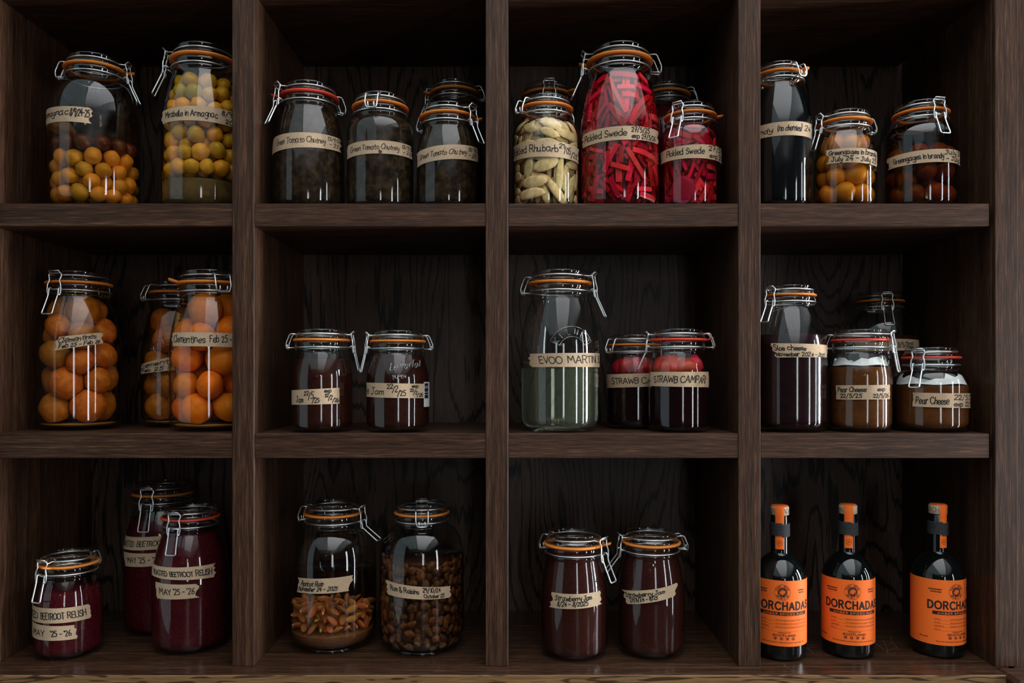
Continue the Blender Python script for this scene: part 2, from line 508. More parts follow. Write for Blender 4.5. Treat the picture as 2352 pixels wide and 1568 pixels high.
# ------------------------------------------------------------------ pen strokes
GL = {
 'a': "5,5 3,6 1,5 0,3 1,.3 3,0 5,2.5|5,6 5,1.5 6,0", 'b': "0,10 0,0|0,4 2,6 4,5.3 5,3 4,.5 2,0 0,1", 'c': "5,5 3,6 1,5 0,3 1,.5 3,0 5,1",
 'd': "5,5 3,6 1,5 0,3 1,.3 3,0 5,2|5,10 5,0", 'e': "0,3 5,3.2 5,5 3,6 1,5 0,3 1,.5 3,0 5,1", 'f': "5,9 4,10 2.4,9 2,0|0,6 4,6",
 'g': "5,5 3,6 1,5 0,3.3 1,1.3 3,1 5,2.6|5,6 5,-2 3,-4 0,-3", 'h': "0,10 0,0|0,3.5 2,6 4,5 4,0", 'i': "0,6 0,0|0,8 .1,8.7",
 'j': "2,6 2,-2 0,-4|2,8 2,8.6", 'k': "0,10 0,0|4,6 0,2.8 0,2.8 4,0", 'l': "0,10 0,1 1,0", 'm': "0,6 0,0|0,4 1.8,6 3,5 3,0|3,4 4.8,6 6,5 6,0",
 'n': "0,6 0,0|0,4 2,6 4,5 4,0", 'o': "3,6 1,5.2 0,3 1,.6 3,0 5,1.2 5.2,4 3,6", 'p': "0,6 0,-4|0,4 2,6 4,5.3 5,3 4,.5 2,0 0,1",
 'q': "5,5 3,6 1,5 0,3 1,.3 3,0 5,2|5,6 5,-4", 'r': "0,6 0,0|0,3.6 2,6 3.4,5.8", 's': "4,5 2,6 .2,5 1,3.3 3,2.7 4,1.3 2,0 0,.8",
 't': "2,9 2,1 4,0|0,6 4,6", 'u': "0,6 .2,1.2 2,0 4,2|4,6 4,1 5,0", 'v': "0,6 2,0 2,0 4,6", 'w': "0,6 1.5,0 1.5,0 3,5 3,5 4.5,0 4.5,0 6,6",
 'x': "0,6 4,0|4,6 0,0", 'y': "0,6 .5,2.2 2,1.4 4,3|4,6 4,-1 2.5,-4 0,-3.4", 'z': "0,6 4,6 4,6 0,0 0,0 4,0",
 'A': "0,0 3.5,10 3.5,10 7,0|1.2,3.4 5.8,3.4", 'B': "0,0 0,10|0,10 3,10 5,9 5,6.4 3,5.3 0,5.3|3,5.3 5.4,4.4 5.6,1.5 3.4,0 0,0",
 'C': "7,8.3 5.6,9.6 3.8,10 1.6,9 .2,6.8 0,4.6 .8,2 2.6,.3 4.6,0 6,.5 7,1.6", 'D': "0,0 0,10|0,10 2.6,10 5,9 6.4,6.6 6.4,3.6 5,1 2.6,0 0,0",
 'E': "5,10 0,10 0,10 0,0 0,0 5,0|0,5.2 4.2,5.2", 'F': "5,10 0,10 0,10 0,0|0,5.4 4,5.4", 'G': "7,8.3 5.4,9.8 3.4,10 1,8.6 0,5 1,1.4 3.4,0 5.6,.4 7,2 7,4.6 7,4.6 4.4,4.6",
 'H': "0,0 0,10|6,0 6,10|0,5.2 6,5.2", 'I': "0,0 0,10", 'J': "1,10 5,10|3.4,10 3.6,2.5 2.4,.2 .6,.4 0,2", 'K': "0,0 0,10|5.4,10 0,4.4 0,4.4 5.6,0",
 'L': "0,10 0,0 0,0 4.6,0", 'M': "0,0 1,10 1,10 4,3 4,3 7,10 7,10 8,0", 'N': "0,0 0,10 0,10 6,0 6,0 6,10",
 'O': "4,10 1.4,9 0,6.6 0,3.4 1.4,1 4,0 6.6,1 8,3.4 8,6.6 6.6,9 4,10", 'P': "0,0 0,10|0,10 3.4,10 5.2,8.8 5.2,6.2 3.4,4.8 0,4.8",
 'R': "0,0 0,10|0,10 3.4,10 5.2,8.9 5.2,6.4 3.4,5 0,5|2.8,5 5.8,0", 'S': "5,8.6 3.6,9.9 1.6,9.8 .3,8.2 .8,6.2 2.8,5.2 4.8,4 5.3,2 4,.3 1.8,0 0,1.4",
 'T': "0,10 6,10|3,10 3,0", 'U': "0,10 0,3.4 1.2,.8 3,0 4.8,.8 6,3.4 6,10", 'V': "0,10 3.2,0 3.2,0 6.4,10", 'W': "0,10 2,0 2,0 4.5,8 4.5,8 7,0 7,0 9,10",
 'X': "0,0 6,10|0,10 6,0", 'Y': "0,10 3,5 3,5 3,0|6,10 3,5", 'Z': "0,10 6,10 6,10 0,0 0,0 6,0",
 '0': "2.6,10 .6,8 0,5 .6,1.6 2.6,0 4.6,1.6 5.2,5 4.6,8.4 2.6,10", '1': "0,8 2,10 2,10 2,0", '2': "0,8 1,9.6 3,10 4.6,8.4 4,6 0,0 0,0 5,0.4",
 '3': "0,9 2,10 4.2,9 4,6.6 1.8,5.4 4.4,4.4 4.8,1.6 2.6,0 0,.8", '4': "3.4,10 0,3.6 0,3.6 5.4,3.8|4,6 3.8,0", '5': "5,10 1,10 1,10 .6,5.8 .6,5.8 3,6.2 4.8,4.4 4.4,1.2 2.2,0 0,.8",
 '6': "4,10 1.6,7.6 .2,4 .6,1 2.6,0 4.6,1.2 4.4,4 2.4,5 .6,3.6", '7': "0,10 5,10 5,10 2,0|1.2,5 4.6,5", '8': "2.6,5.4 .6,7.6 2.4,10 4.4,7.8 2.6,5.4 .2,2.6 2.4,0 4.8,2.4 2.6,5.4",
 '9': "4.6,7 3,5.2 .8,6 .4,8.4 2.4,10 4.4,9 4.6,6.6 4,0", '/': "0,-1.5 4.4,11", "'": "0,10.5 -.2,8.4", '-': "0,4.4 4,4.6", '(': "2,11 .4,8 .2,3 2,-1", ')': "0,11 1.7,8 1.8,3 0,-1",
 '&': "5,0 1,7.4 1.4,9.6 3,9.6 3,7.6 0,3 .6,.4 2.8,.2 5,3.4", '.': "0,0 .3,.2", ',': "0.3,.5 0,-1.5", '+': "0,5 4,5|2,3 2,7", '%': "0,0 5,10|1,8 1.6,9 1,9.4|4,1 4.5,2 4,2.4",
}
SPACE = 4.0

def text_strokes(text, x0, y0, width, cap, rng=None, slant=0.0, messy=0.0, gap=1.6, rise=0.0):
    """Pen strokes of a line of text that fills WIDTH (metres) with capitals CAP high."""
    strokes, x = [], 0.0
    for ch in text:
        if ch == ' ':
            x += SPACE
            continue
        ss = [[tuple(map(float, p.split(','))) for p in s.split()] for s in GL[ch].split('|')]
        mx = max(max(p[0] for p in s) for s in ss)
        j = (lambda k: rng.uniform(-k, k) * messy) if rng is not None and messy else (lambda k: 0.0)
        dy, ro, sq = j(0.7), j(0.09), 1 + j(0.12)
        for s in ss:
            q = catmull(s, 5)
            strokes.append([(x + (p[0] * sq - p[1] * ro) + slant * p[1], p[1] * sq + dy + j(0.08)) for p in q])
        x += mx * sq + gap * (1 + j(0.35))
    total = max(x - gap, 1e-6)
    sx, sy = width / total, cap / 10.0
    return [[(x0 + p[0] * sx, y0 + p[1] * sy + rise * p[0] * sx) for p in s] for s in strokes]

def ribbons(strokes, wid, place):
    """Flat pen strokes of width WID; PLACE maps (u, v) in metres on the surface to a point."""
    V, Fc = [], []
    for s in strokes:
        P = [np.array(s[0])]
        for p in s[1:]:
            if np.linalg.norm(np.array(p) - P[-1]) > 1e-5:
                P.append(np.array(p))
        if len(P) == 1:
            P.append(P[0] + (wid * .3, 0))
        d0, d1 = P[1] - P[0], P[-1] - P[-2]
        P[0] = P[0] - d0 / np.linalg.norm(d0) * wid * .4
        P[-1] = P[-1] + d1 / np.linalg.norm(d1) * wid * .4
        b = len(V)
        for i, p in enumerate(P):
            d = P[min(i + 1, len(P) - 1)] - P[max(i - 1, 0)]
            d = d / max(np.linalg.norm(d), 1e-9)
            n = np.array((-d[1], d[0])) * wid / 2
            V.append(place(*(p + n)))
            V.append(place(*(p - n)))
        for i in range(len(P) - 1):
            Fc.append((b + 2 * i, b + 2 * i + 1, b + 2 * i + 3, b + 2 * i + 2))
    return V, Fc

# ------------------------------------------------------------------ things
def tag(o, label, cat, group=None, kind=None):
    o['label'], o['category'] = label, cat
    if group:
        o['group'] = group
    if kind:
        o['kind'] = kind
    return o

def empty(name, loc):
    o = bpy.data.objects.new(name, None)
    o.empty_display_size = 0.02
    COL.objects.link(o)
    o.location = loc
    return o

Z_TOP, Z_MID, Z_BASE = ZE + (HY - 467) * Y0 / F, ZE - (995.5 - HY) * Y0 / F, ZE - (1530 - HY) * Y0 / F
ROWZ = {1: Z_TOP, 2: Z_MID, 3: Z_BASE}

# ------------------------------------------------------------------ the shelving unit
def X(px, y=Y0):
    return (px - CX) * y / F
def Z(py, y=Y0):
    return ZE + (HY - py) * y / F
YB = 1.547
unit = empty('shelving_unit', (0, YB, 0))
tag(unit, 'dark stained oak shelving unit of square open compartments that holds every jar and bottle', 'shelving unit')
def board(name, x0, x1, y0, y1, z0, z1, mat, b=0.0009):
    o = mk(name, box(x0, x1, y0 - YB, y1 - YB, z0, z1, b), mat, unit, smooth=False)
    return o
ZC = Z(-16)
UP = [(533, 584), (1115.5, 1167.5), (1696, 1747)]
XR_IN = X(2285)
XL_IN = X(-18)
for a, b in UP:
    board('upright', X(a), X(b), Y0, YB, Z_BASE, ZC + 0.05, M_WOOD_V)
spans = [(XL_IN, X(533)), (X(584), X(1115.5)), (X(1167.5), X(1696)), (X(1747), X(2273))]
for x0, x1 in spans:
    board('shelf', x0, x1, Y0 + 0.0006, YB, Z(519.5), Z_TOP, M_WOOD_H)
    board('shelf', x0, x1, Y0 + 0.0006, YB, Z(1052), Z_MID, M_WOOD_H)
    board('top_panel', x0, x1, Y0 + 0.0006, YB, ZC, ZC + 0.035, M_WOOD_H)
board('back_panel', XL_IN - 0.035, XR_IN + 0.02, YB, YB + 0.012, Z_BASE, ZC + 0.05, M_WOOD_BACK, b=0.0001)
board('side_panel', XL_IN - 0.035, XL_IN, Y0 - 0.02, YB, Z_BASE, ZC + 0.05, M_WOOD_SIDE)
board('side_panel', XR_IN, XR_IN + 0.02, Y0 + 0.01, YB, Z_BASE, ZC + 0.05, M_WOOD_SIDE)
board('face_frame', XR_IN, X(2337), Y0 - 0.001, Y0 + 0.0095, Z_BASE, ZC + 0.05, M_WOOD_V)
board('end_panel', X(2339), X(2339) + 0.12, Y0 + 0.012, YB, Z_BASE - 0.3, ZC + 0.05, M_WOOD_V)
YF = 1.213
board('base_board', XL_IN - 0.035, XR_IN + 0.02, Y0 - 0.0035, YB + 0.012, Z_BASE - 0.03, Z_BASE, M_WOOD_BASE, b=0.0001)
board('base_board_lip', XL_IN - 0.035, X(2312, YF), YF + 0.004, Y0 - 0.0036, Z_BASE - 0.03, Z_BASE, M_WOOD_BASE, b=0.0001)
board('base_board_edge', XL_IN - 0.035, X(2312, YF), YF, YF + 0.0038, Z_BASE - 0.05, Z_BASE - 0.0004, M_WOOD_GOLD)
board('plinth_block', X(2312, YF) + 0.001, X(2312, YF) + 0.09, YF - 0.03, Y0 - 0.004, Z_BASE - 0.06, Z_BASE + 0.0008, M_WOOD_H, b=0.006)

# fine scratches worn into the base board
rs = random.Random(12)
def on_base(px, py):
    d = (ZE - Z_BASE - 0.0003) * F / (py - HY)
    return (X(px, d), d - YB, Z_BASE + 0.0003)
sv, sf = [], []
for x0, y0, x1, y1 in ((2010, 1476, 2032, 1492), (2020, 1482, 2050, 1474), (2034, 1496, 2062, 1486), (2046, 1462, 2064, 1492), (2028, 1470, 2040, 1500), (1845, 1480, 1868, 1500), (1800, 1525, 1822, 1540), (118, 1520, 134, 1500), (232, 1440, 250, 1428), (2100, 1508, 2150, 1506), (2016, 1500, 2060, 1501)):
    p, q = np.array(on_base(x0, y0)), np.array(on_base(x1, y1))
    m = (p + q) / 2 + np.array((rs.uniform(-.004, .004), rs.uniform(-.006, .006), 0))
    cc = catmull([p, m, q], 6)
    b0 = len(sv)
    for i, c in enumerate(cc):
        dd = cc[min(i + 1, len(cc) - 1)] - cc[max(i - 1, 0)]
        nn = np.array((-dd[1], dd[0], 0)) / np.linalg.norm(dd) * .00022
        sv += [c + nn, c - nn]
    sf += [(b0 + 2 * i, b0 + 2 * i + 1, b0 + 2 * i + 3, b0 + 2 * i + 2) for i in range(len(cc) - 1)]
mk('scratch_marks', (sv, sf), plain('worn scratch', (0.20, 0.13, 0.09), rough=0.6), unit, smooth=False)

# the room behind the camera: what the glass mirrors
def structure(name, vf, mat):
    o = mk(name, vf, mat, None, smooth=False)
    o['kind'] = 'structure'
    return o
structure('floor', box(-3.0, 3.2, -5.0, 1.7, -0.05, 0.0), M_FLOOR)
structure('ceiling', box(-3.0, 3.2, -5.0, 1.7, 3.10, 3.15), M_PLASTER)
structure('wall_left', box(-2.65, -2.6, -1.35, 1.7, 0.0, 3.1), M_TEAL)

# ------------------------------------------------------------------ jars
class Jar:
    pass

def solve_round(xl, xr, yc):
    al, ar = math.atan((xl - CX) / F), math.atan((xr - CX) / F)
    a, d = (al + ar) / 2, (ar - al) / 2
    return yc * math.tan(a), yc / math.cos(a) * math.sin(d)

def make_profile(R, rg, H, kind):
    rn = 0.93 * rg
    zn = H - 0.86 * rg
    pts = [(0.0, 0.004), (0.55 * R, 0.0028), (0.72 * R, 0.0)]
    cr = {'round': 0.40, 'taper': 0.26}.get(kind, 0.22) * R
    for k in range(0, 9):
        a = PI / 2 * k / 8
        pts.append((R - cr + cr * math.sin(a), cr - cr * math.cos(a)))
    sl, p = {'round': (0.86 * R, None), 'taper': (1.35 * R, 1.75), 'straight': (0.85 * R, 1.6), 'super': (0.42 * R, None), 'wide': (0.62 * R, None)}[kind]
    zs = max(zn - sl, cr * 1.3)
    n = 16
    for k in range(n + 1):
        t = 1 - k / n                     # 1 at the body, 0 at the neck
        f = math.sqrt(max(0, 1 - (1 - t) ** 2)) if p is None else 1 - (1 - t) ** p
        pts.append((rn + (R - rn) * f, zs + (zn - zs) * (1 - t)))
    body_top = zn
    rc = 0.975 * rg
    # collar with the groove that holds the neck wire
    pts += [(rn, zn + 0.02 * rg), (rc, zn + 0.05 * rg), (rc, zn + 0.14 * rg), (0.945 * rg, zn + 0.17 * rg), (0.945 * rg, zn + 0.23 * rg), (rc, zn + 0.27 * rg), (rc, H - 0.46 * rg), (0.95 * rg, H - 0.432 * rg), (0.80 * rg, H - 0.432 * rg)]
    return pts, body_top

def local_clasp(phi):
    """(tangent, outwards radius, height) -> jar coordinates."""
    n = np.array((math.sin(phi), -math.cos(phi), 0.0))
    t = np.array((math.cos(phi), math.sin(phi), 0.0))
    return lambda u, r, z: t * u + n * r + np.array((0, 0, z))

def fittings(j, clasp_deg, tab_deg, gasket, lever_out, hinge_only=False):
    rg, H, root = j.rg, j.H, j.root
    k = rg / 0.047
    wr = 0.00125
    zl, zn = H - 0.17 * rg, H - 0.66 * rg
    rl = 0.90 * rg
    # lid: domed disc with a ring groove and a foot that presses on the seal
    lid = [(0.0, H - 0.10 * rg), (0.42 * rg, H - 0.10 * rg), (0.46 * rg, H - 0.05 * rg), (0.68 * rg, H - 0.035 * rg), (0.76 * rg, H - .004 * rg), (0.80 * rg, H), (0.885 * rg, H), (0.905 * rg, H - 0.02 * rg), (0.905 * rg, H - 0.06 * rg),
           (0.895 * rg, H - 0.11 * rg), (0.87 * rg, H - 0.15 * rg), (0.87 * rg, H - 0.20 * rg), (0.96 * rg, H - 0.25 * rg), (0.985 * rg, H - 0.29 * rg), (0.985 * rg, H - 0.335 * rg), (0.80 * rg, H - 0.34 * rg), (0.74 * rg, H - 0.44 * rg), (0.66 * rg, H - 0.22 * rg), (0.0, H - 0.2 * rg)]
    mk('lid', lathe(lid, 64), M_LID, root)
    # rubber seal: a flat washer with a pull tab
    z0, z1 = H - 0.425 * rg, H - 0.352 * rg
    ro = 1.045 * rg
    prof = [(0.83 * rg, z0), (ro - 0.0006, z0), (ro, (z0 + z1) / 2), (ro - 0.0006, z1), (0.83 * rg, z1), (0.83 * rg, z0)]
    parts = [lathe(prof, 72)]
    if tab_deg is not None:
        c = local_clasp(math.radians(tab_deg))
        top = [c(u, r, z1 - 0.0002 + 0.004 * k * ((r - ro) / 0.012 if r > ro else 0)) for u, r in ((-.007 * k, ro - .002), (-.006 * k, ro + .006 * k), (-.003 * k, ro + .011 * k), (.003 * k, ro + .011 * k), (.006 * k, ro + .006 * k), (.007 * k, ro - .002))]
        bot = [p - np.array((0, 0, z1 - z0 - 0.0003)) for p in top]
        m = len(top)
        parts.append((top + bot, [tuple(range(m)), tuple(range(2 * m - 1, m - 1, -1))] + [(i, i + m, (i + 1) % m + m, (i + 1) % m) for i in range(m)]))
    g = mk('rubber_seal', join(*parts), gasket, root)
    ring = lambda r, z, n=72: [(r * math.sin(2 * PI * i / n), -r * math.cos(2 * PI * i / n), z) for i in range(n)]
    mk('neck_wire', tube(ring(0.955 * rg + wr, zn), wr, True), M_WIRE, root)
    phi = math.radians(clasp_deg)
    c, h = local_clasp(phi), local_clasp(phi + PI)
    # lid wire: round the lid, with the loop that carries the latch
    e = 0.30
    a0 = math.asin(0.010 * k / rl)
    P = []
    for i in range(56):
        a = a0 + (2 * PI - 2 * a0) * i / 55
        P.append(np.array((rl * math.sin(phi + a), -rl * math.cos(phi + a), zl)))
    P += [c(-.009 * k, rg + .003, zl - .001), c(-.0085 * k, rg + .009 * k, zl + .005 * k), c(.0085 * k, rg + .009 * k, zl + .005 * k), c(.009 * k, rg + .003, zl - .001)]
    mk('lid_wire', tube(P, wr, True), M_WIRE, root)
    # hinge loop at the back of the lid
    hw = .0105 * k
    rr = rg + .0135 * k
    P = [h(-hw, rl, zl), h(-hw, rg + .006 * k, zl + .001), h(-hw, rr, zn + .006 * k), h(-hw * .8, rr - .001, zn - .003 * k), h(hw * .8, rr - .001, zn - .003 * k), h(hw, rr, zn + .006 * k), h(hw, rg + .006 * k, zl + .001), h(hw, rl, zl)]
    eye = []
    for s in (-1, 1):
        eye.append(tube(fillet([h(s * .004 * k, rg - .0005, zn), h(s * .005 * k, rr + .001, zn - .0005), h(s * .005 * k, rr + .001, zn + .006 * k)], .002), wr))
    mk('hinge_wire', join(tube(fillet(P, .004), wr), *eye), M_WIRE, root)
    # latch bail: waisted frame from the lid loop down past the neck wire
    b = .0115 * k
    q = rg + .0055 * k
    P = [c(-b * .86, q, zl + .002), c(-b * .98, q, zl - .002 * k), c(-b * .72, q + .0015 * k, zl - .009 * k), c(-b, q + .003 * k, zl - .016 * k), c(-b * 1.02, q + .003 * k, zn - .003 * k), c(-b * .9, q + .003 * k, zn - .0095 * k),
         c(-b * .70, q + .006 * k, zn - .0095 * k)]
    left = fillet(P, .004)
    right = [p - c(0, 0, 0) for p in left]
    tvec = np.array((math.cos(phi), math.sin(phi), 0))
    right = [p - 2 * np.dot(p, tvec) * tvec for p in left]
    bail = tube(left[::-1] + right, wr)
    mk('clasp_bail', bail, M_WIRE, root)
    # lever: eyes on the neck wire, short legs, then the long handle loop
    a = math.radians(lever_out)
    d = np.array((0, math.sin(a), -math.cos(a)))
    base_r, base_z = q + .0045 * k, zn - .0085 * k
    Lh = .034 * k
    pt = lambda u, l: c(u, base_r + d[1] * l, base_z + d[2] * l)
    wv = .0082 * k
    P = [c(-wv, rg + .001, zn), c(-wv, rg + .006 * k, zn + .003 * k), c(-wv, rg + .009 * k, zn), c(-wv, base_r, base_z), pt(-wv, .004), pt(-wv * 1.02, Lh * .55), pt(-wv * 1.1, Lh), pt(wv * 1.1, Lh), pt(wv * 1.02, Lh * .55), pt(wv, .004), c(wv, base_r, base_z), c(wv, rg + .009 * k, zn), c(wv, rg + .006 * k, zn + .003 * k), c(wv, rg + .001, zn)]
    rod = tube([c(-wv, rg + .005 * k, zn), c(wv, rg + .005 * k, zn)], wr * .9)
    mk('clasp_lever', join(tube(fillet(P, .003), wr), rod), M_WIRE, root)

JARS = {}
def jar(key, row, xl, xr, rgl, rgr, ytop, kind, label, clasp, ybase=None, yb=None, tab=None, gasket=None, lever=24, name='clip_top_jar', group=None):
    j = Jar()
    zb = ROWZ[row]
    if yb is None:
        yb = (ZE - zb) * F / (ybase - HY) + 0.004
    half = (xr - xl) / 2 * yb / F
    yc = yb + half * 0.95
    for _ in range(4):
        j.x, j.R = solve_round(xl, xr, yc)
        yc = yb + j.R * 0.93
    j.y, j.z = yc, zb + 0.0004
    _, j.rg = solve_round(rgl, rgr, yc)
    j.rg /= 1.045
    ytip = yc - 0.88 * j.rg if ytop < HY and zb > ZE or (ytop < HY and row == 2) else yc + 0.8 * j.rg
    j.H = ZE + (HY - ytop) * ytip / F - zb
    j.prof, j.shoulder = make_profile(j.R, j.rg, j.H, kind)
    zz = [p[1] for p in j.prof[2:]]
    rr = [p[0] for p in j.prof[2:]]
    j.pz, j.pr = np.array(zz[:-2]), np.array(rr[:-2])
    j.root = empty(name, (j.x, j.y, j.z))
    tag(j.root, label, 'jar', group)
    mk('glass_body', lathe(j.prof, 72), M_GLASS, j.root)
    face = -math.degrees(math.atan2(j.x, j.y))      # the side turned to the camera
    fittings(j, clasp + face, None if tab is None else tab + face, gasket or M_ORANGE, lever)
    JARS[key] = j
    return j

def rad(j, z):
    return float(np.interp(z, j.pz, j.pr))

def hit(j, px, py):
    """Where the sight line through a pixel of the photograph meets the jar's wall: (angle, height)."""
    d = np.array(((px - CX) / F, 1.0, (HY - py) / F))
    R = j.R
    for _ in range(6):
        a = d[0] ** 2 + 1
        b = -2 * (d[0] * j.x + j.y)
        c = j.x ** 2 + j.y ** 2 - R * R
        disc = max(b * b - 4 * a * c, 0.0)
        t = (-b - math.sqrt(disc)) / (2 * a)
        z = ZE + d[2] * t - j.z
        R = rad(j, z)
    return math.atan2(d[0] * t - j.x, -(t - j.y)), z

def level(j, py, px=None):
    """Height inside the jar of a pixel row at the middle of its front."""
    mid = CX + F * j.x / j.y if px is None else px
    return hit(j, mid, py)[1]

def tape(j, corners, lines, seed, ext=(0.0, 1.0), pen=0.00125, torn=(0.03, 0.03), messy=1.0, slant=0.06, name='tape_label'):
    """A strip of paper tape stuck on the jar; LINES = (text, s0, s1, baseline, capital height, rise)."""
    rng = random.Random(seed)
    (pl, zl), (pr, zr), (pr2, zr2), (pl2, zl2) = [hit(j, *c) for c in corners]
    def st(s, t):
        a, b = pl2 + (pl - pl2) * t, pr2 + (pr - pr2) * t
        c, d = zl2 + (zl - zl2) * t, zr2 + (zr - zr2) * t
        return a + (b - a) * s, c + (d - c) * s
    def at(s, t, off):
        p, z = st(s, t)
        r = rad(j, z) + off
        return (r * math.sin(p), -r * math.cos(p), z)
    n, m = 36, 6
    jl = [rng.uniform(-1, 1) * torn[0] for _ in range(m + 1)]
    jr = [rng.uniform(-1, 1) * torn[1] for _ in range(m + 1)]
    V, Fc = [], []
    for off in (0.0005, 0.0008):
        for i in range(n + 1):
            for q in range(m + 1):
                s0, s1 = ext[0] + jl[q], ext[1] + jr[q]
                V.append(at(s0 + (s1 - s0) * i / n, q / m, off))
    S = (n + 1) * (m + 1)
    for i in range(n):
        for q in range(m):
            a = i * (m + 1) + q
            Fc.append((S + a, S + a + m + 1, S + a + m + 2, S + a + 1))
            Fc.append((a, a + 1, a + m + 2, a + m + 1))
    for i in range(n):
        for a in (i * (m + 1), i * (m + 1) + m):
            Fc.append((a, a + m + 1, S + a + m + 1, S + a))
    for q in range(m):
        for a in (q, n * (m + 1) + q):
            Fc.append((a, a + 1, S + a + 1, S + a))
    o = mk(name, (V, Fc), M_KRAFT, j.root, smooth=False)
    zm = (zl + zr + zl2 + zr2) / 4
    W = rad(j, zm) * abs((pr + pr2 - pl - pl2) / 2)
    Hh = (zl + zr - zl2 - zr2) / 2
    xl_, xr_, ym = (corners[0][0] + corners[3][0]) / 2, (corners[1][0] + corners[2][0]) / 2, sum(c[1] for c in corners) / 4
    fl, fr = hit(j, xl_, ym)[0], hit(j, xr_, ym)[0]
    def arc(s):                       # share of the tape's width in the picture -> share of its length
        if s <= 0:
            return s
        if s >= 1:
            return s
        return (hit(j, xl_ + (xr_ - xl_) * s, ym)[0] - fl) / (fr - fl)
    strokes = []
    for ln in lines:
        text, s0, s1, tb, th = ln[:5]
        s0, s1 = arc(s0), arc(s1)
        rise = ln[5] if len(ln) > 5 else 0.0
        strokes += text_strokes(text, s0 * W, tb * Hh, (s1 - s0) * W, th * Hh, rng, slant, messy, rise=rise)
    if strokes:
        mk('handwriting', ribbons(strokes, pen, lambda u, v: at(u / W, v / Hh, 0.0011)), M_INK, o, smooth=False)
    return o

def inner(j, z, gap=0.0028):
    return min(rad(j, z), rad(j, z + .0032), rad(j, max(z - .002, 0))) - gap

def fill_profile(j, ztop, zbot=0.0068, gap=0.0012, lip=0.0):
    pts = [(0.0, zbot)]
    cr = 0.26 * j.R
    zz = [zbot + (ztop - zbot) * (1 - math.cos(PI / 2 * k / 10)) * 0.25 for k in range(11)]
    zz += list(np.linspace(zz[-1], ztop, 70)[1:])
    for z in zz:
        r = inner(j, max(z - 0.003, 0.0), gap)
        pts.append((max(r, 0.004), z))
    pts.append((0.0, ztop + lip))
    return pts

def fill(key, ztop, mat, name, label, cat, zbot=0.0068, gap=0.0012, seg=64, lip=0.0):
    j = JARS[key]
    o = mk(name, lathe(fill_profile(j, ztop, zbot, gap, lip), seg), mat, None, loc=(j.x, j.y, j.z))
    tag(o, label, cat, kind='stuff')
    return o

# ------------------------------------------------------------------ fruit and other pieces
def blob(seed, r=1.0, squash=(1, 1, 1), bumps=0.04, dimple=0.0, nu=20, nv=12, tip=0.0):
    rng = np.random.RandomState(seed)
    k = rng.normal(size=(5, 3)) * 1.8
    ph = rng.uniform(0, 6, 5)
    V, Fc = [], []
    for i in range(nv + 1):
        th = PI * i / nv
        for q in range(nu if 0 < i < nv else 1):
            a = 2 * PI * q / nu
            p = np.array((math.sin(th) * math.cos(a), math.sin(th) * math.sin(a), math.cos(th)))
            d = 1 + bumps * float(np.mean(np.sin(k @ p * 2 + ph)))
            d -= dimple * math.exp(-(th / 0.28) ** 2)
            d += tip * max(0, p[2]) ** 4
            V.append(p * d * r * np.array(squash))
    idx = lambda i, q: 0 if i == 0 else (1 + (nv - 1) * nu if i == nv else 1 + (i - 1) * nu + q % nu)
    for i in range(nv):
        for q in range(nu):
            if i == 0:
                Fc.append((0, idx(1, q), idx(1, q + 1)))
            elif i == nv - 1:
                Fc.append((idx(i, q), idx(nv, 0), idx(i, q + 1)))
            else:
                Fc.append((idx(i, q), idx(i + 1, q), idx(i + 1, q + 1), idx(i, q + 1)))
    return V, Fc

def pack(j, rads, zlo, zhi, seed, sink=0.0005, iters=600, gap=0.0022):
    rng = np.random.RandomState(seed)
    n = len(rads)
    r = np.array(rads)
    zi = np.linspace(0, j.H, 200)
    ri = np.array([inner(j, z, gap) for z in zi])
    P = np.zeros((n, 3))
    P[:, 2] = np.sort(rng.uniform(zlo, zhi, n))
    a, u = rng.uniform(0, 2 * PI, n), np.sqrt(rng.uniform(0.05, 1, n))
    lim = np.interp(P[:, 2], zi, ri) - r
    P[:, 0], P[:, 1] = lim * u * np.cos(a), lim * u * np.sin(a)
    for it in range(iters):
        if it < iters * 0.6:
            P[:, 2] -= sink
        D = P[:, None, :] - P[None, :, :]
        d = np.linalg.norm(D, axis=2) + 1e-9
        ov = (r[:, None] + r[None, :]) - d
        np.fill_diagonal(ov, 0)
        ov = np.clip(ov, 0, None)
        P += (D / d[:, :, None] * ov[:, :, None] * 0.38).sum(axis=1)
        P[:, 2] = np.clip(P[:, 2], zlo + r, zhi - r)
        lim = np.min([np.interp(P[:, 2] + q * r, zi, ri) - r * math.sqrt(1 - q * q) for q in (-.95, -.8, -.6, -.3, 0, .3, .6, .8, .95)], axis=0)
        rho = np.hypot(P[:, 0], P[:, 1]) + 1e-9
        f = np.minimum(1.0, np.clip(lim, 0.001, None) / rho)
        P[:, 0] *= f
        P[:, 1] *= f
    return P

def instance(mesh_obj_data, name, loc, rot, scale, label, cat, group):
    o = bpy.data.objects.new(name, mesh_obj_data)
    COL.objects.link(o)
    o.location, o.rotation_euler, o.scale = loc, rot, scale
    tag(o, label, cat, group)
    return o

def mesh_of(name, vf, mat):
    me = bpy.data.meshes.new(name)
    me.from_pydata([tuple(map(float, p)) for p in vf[0]], [], vf[1])
    me.update()
    me.shade_smooth()
    me.materials.append(mat)
    return me

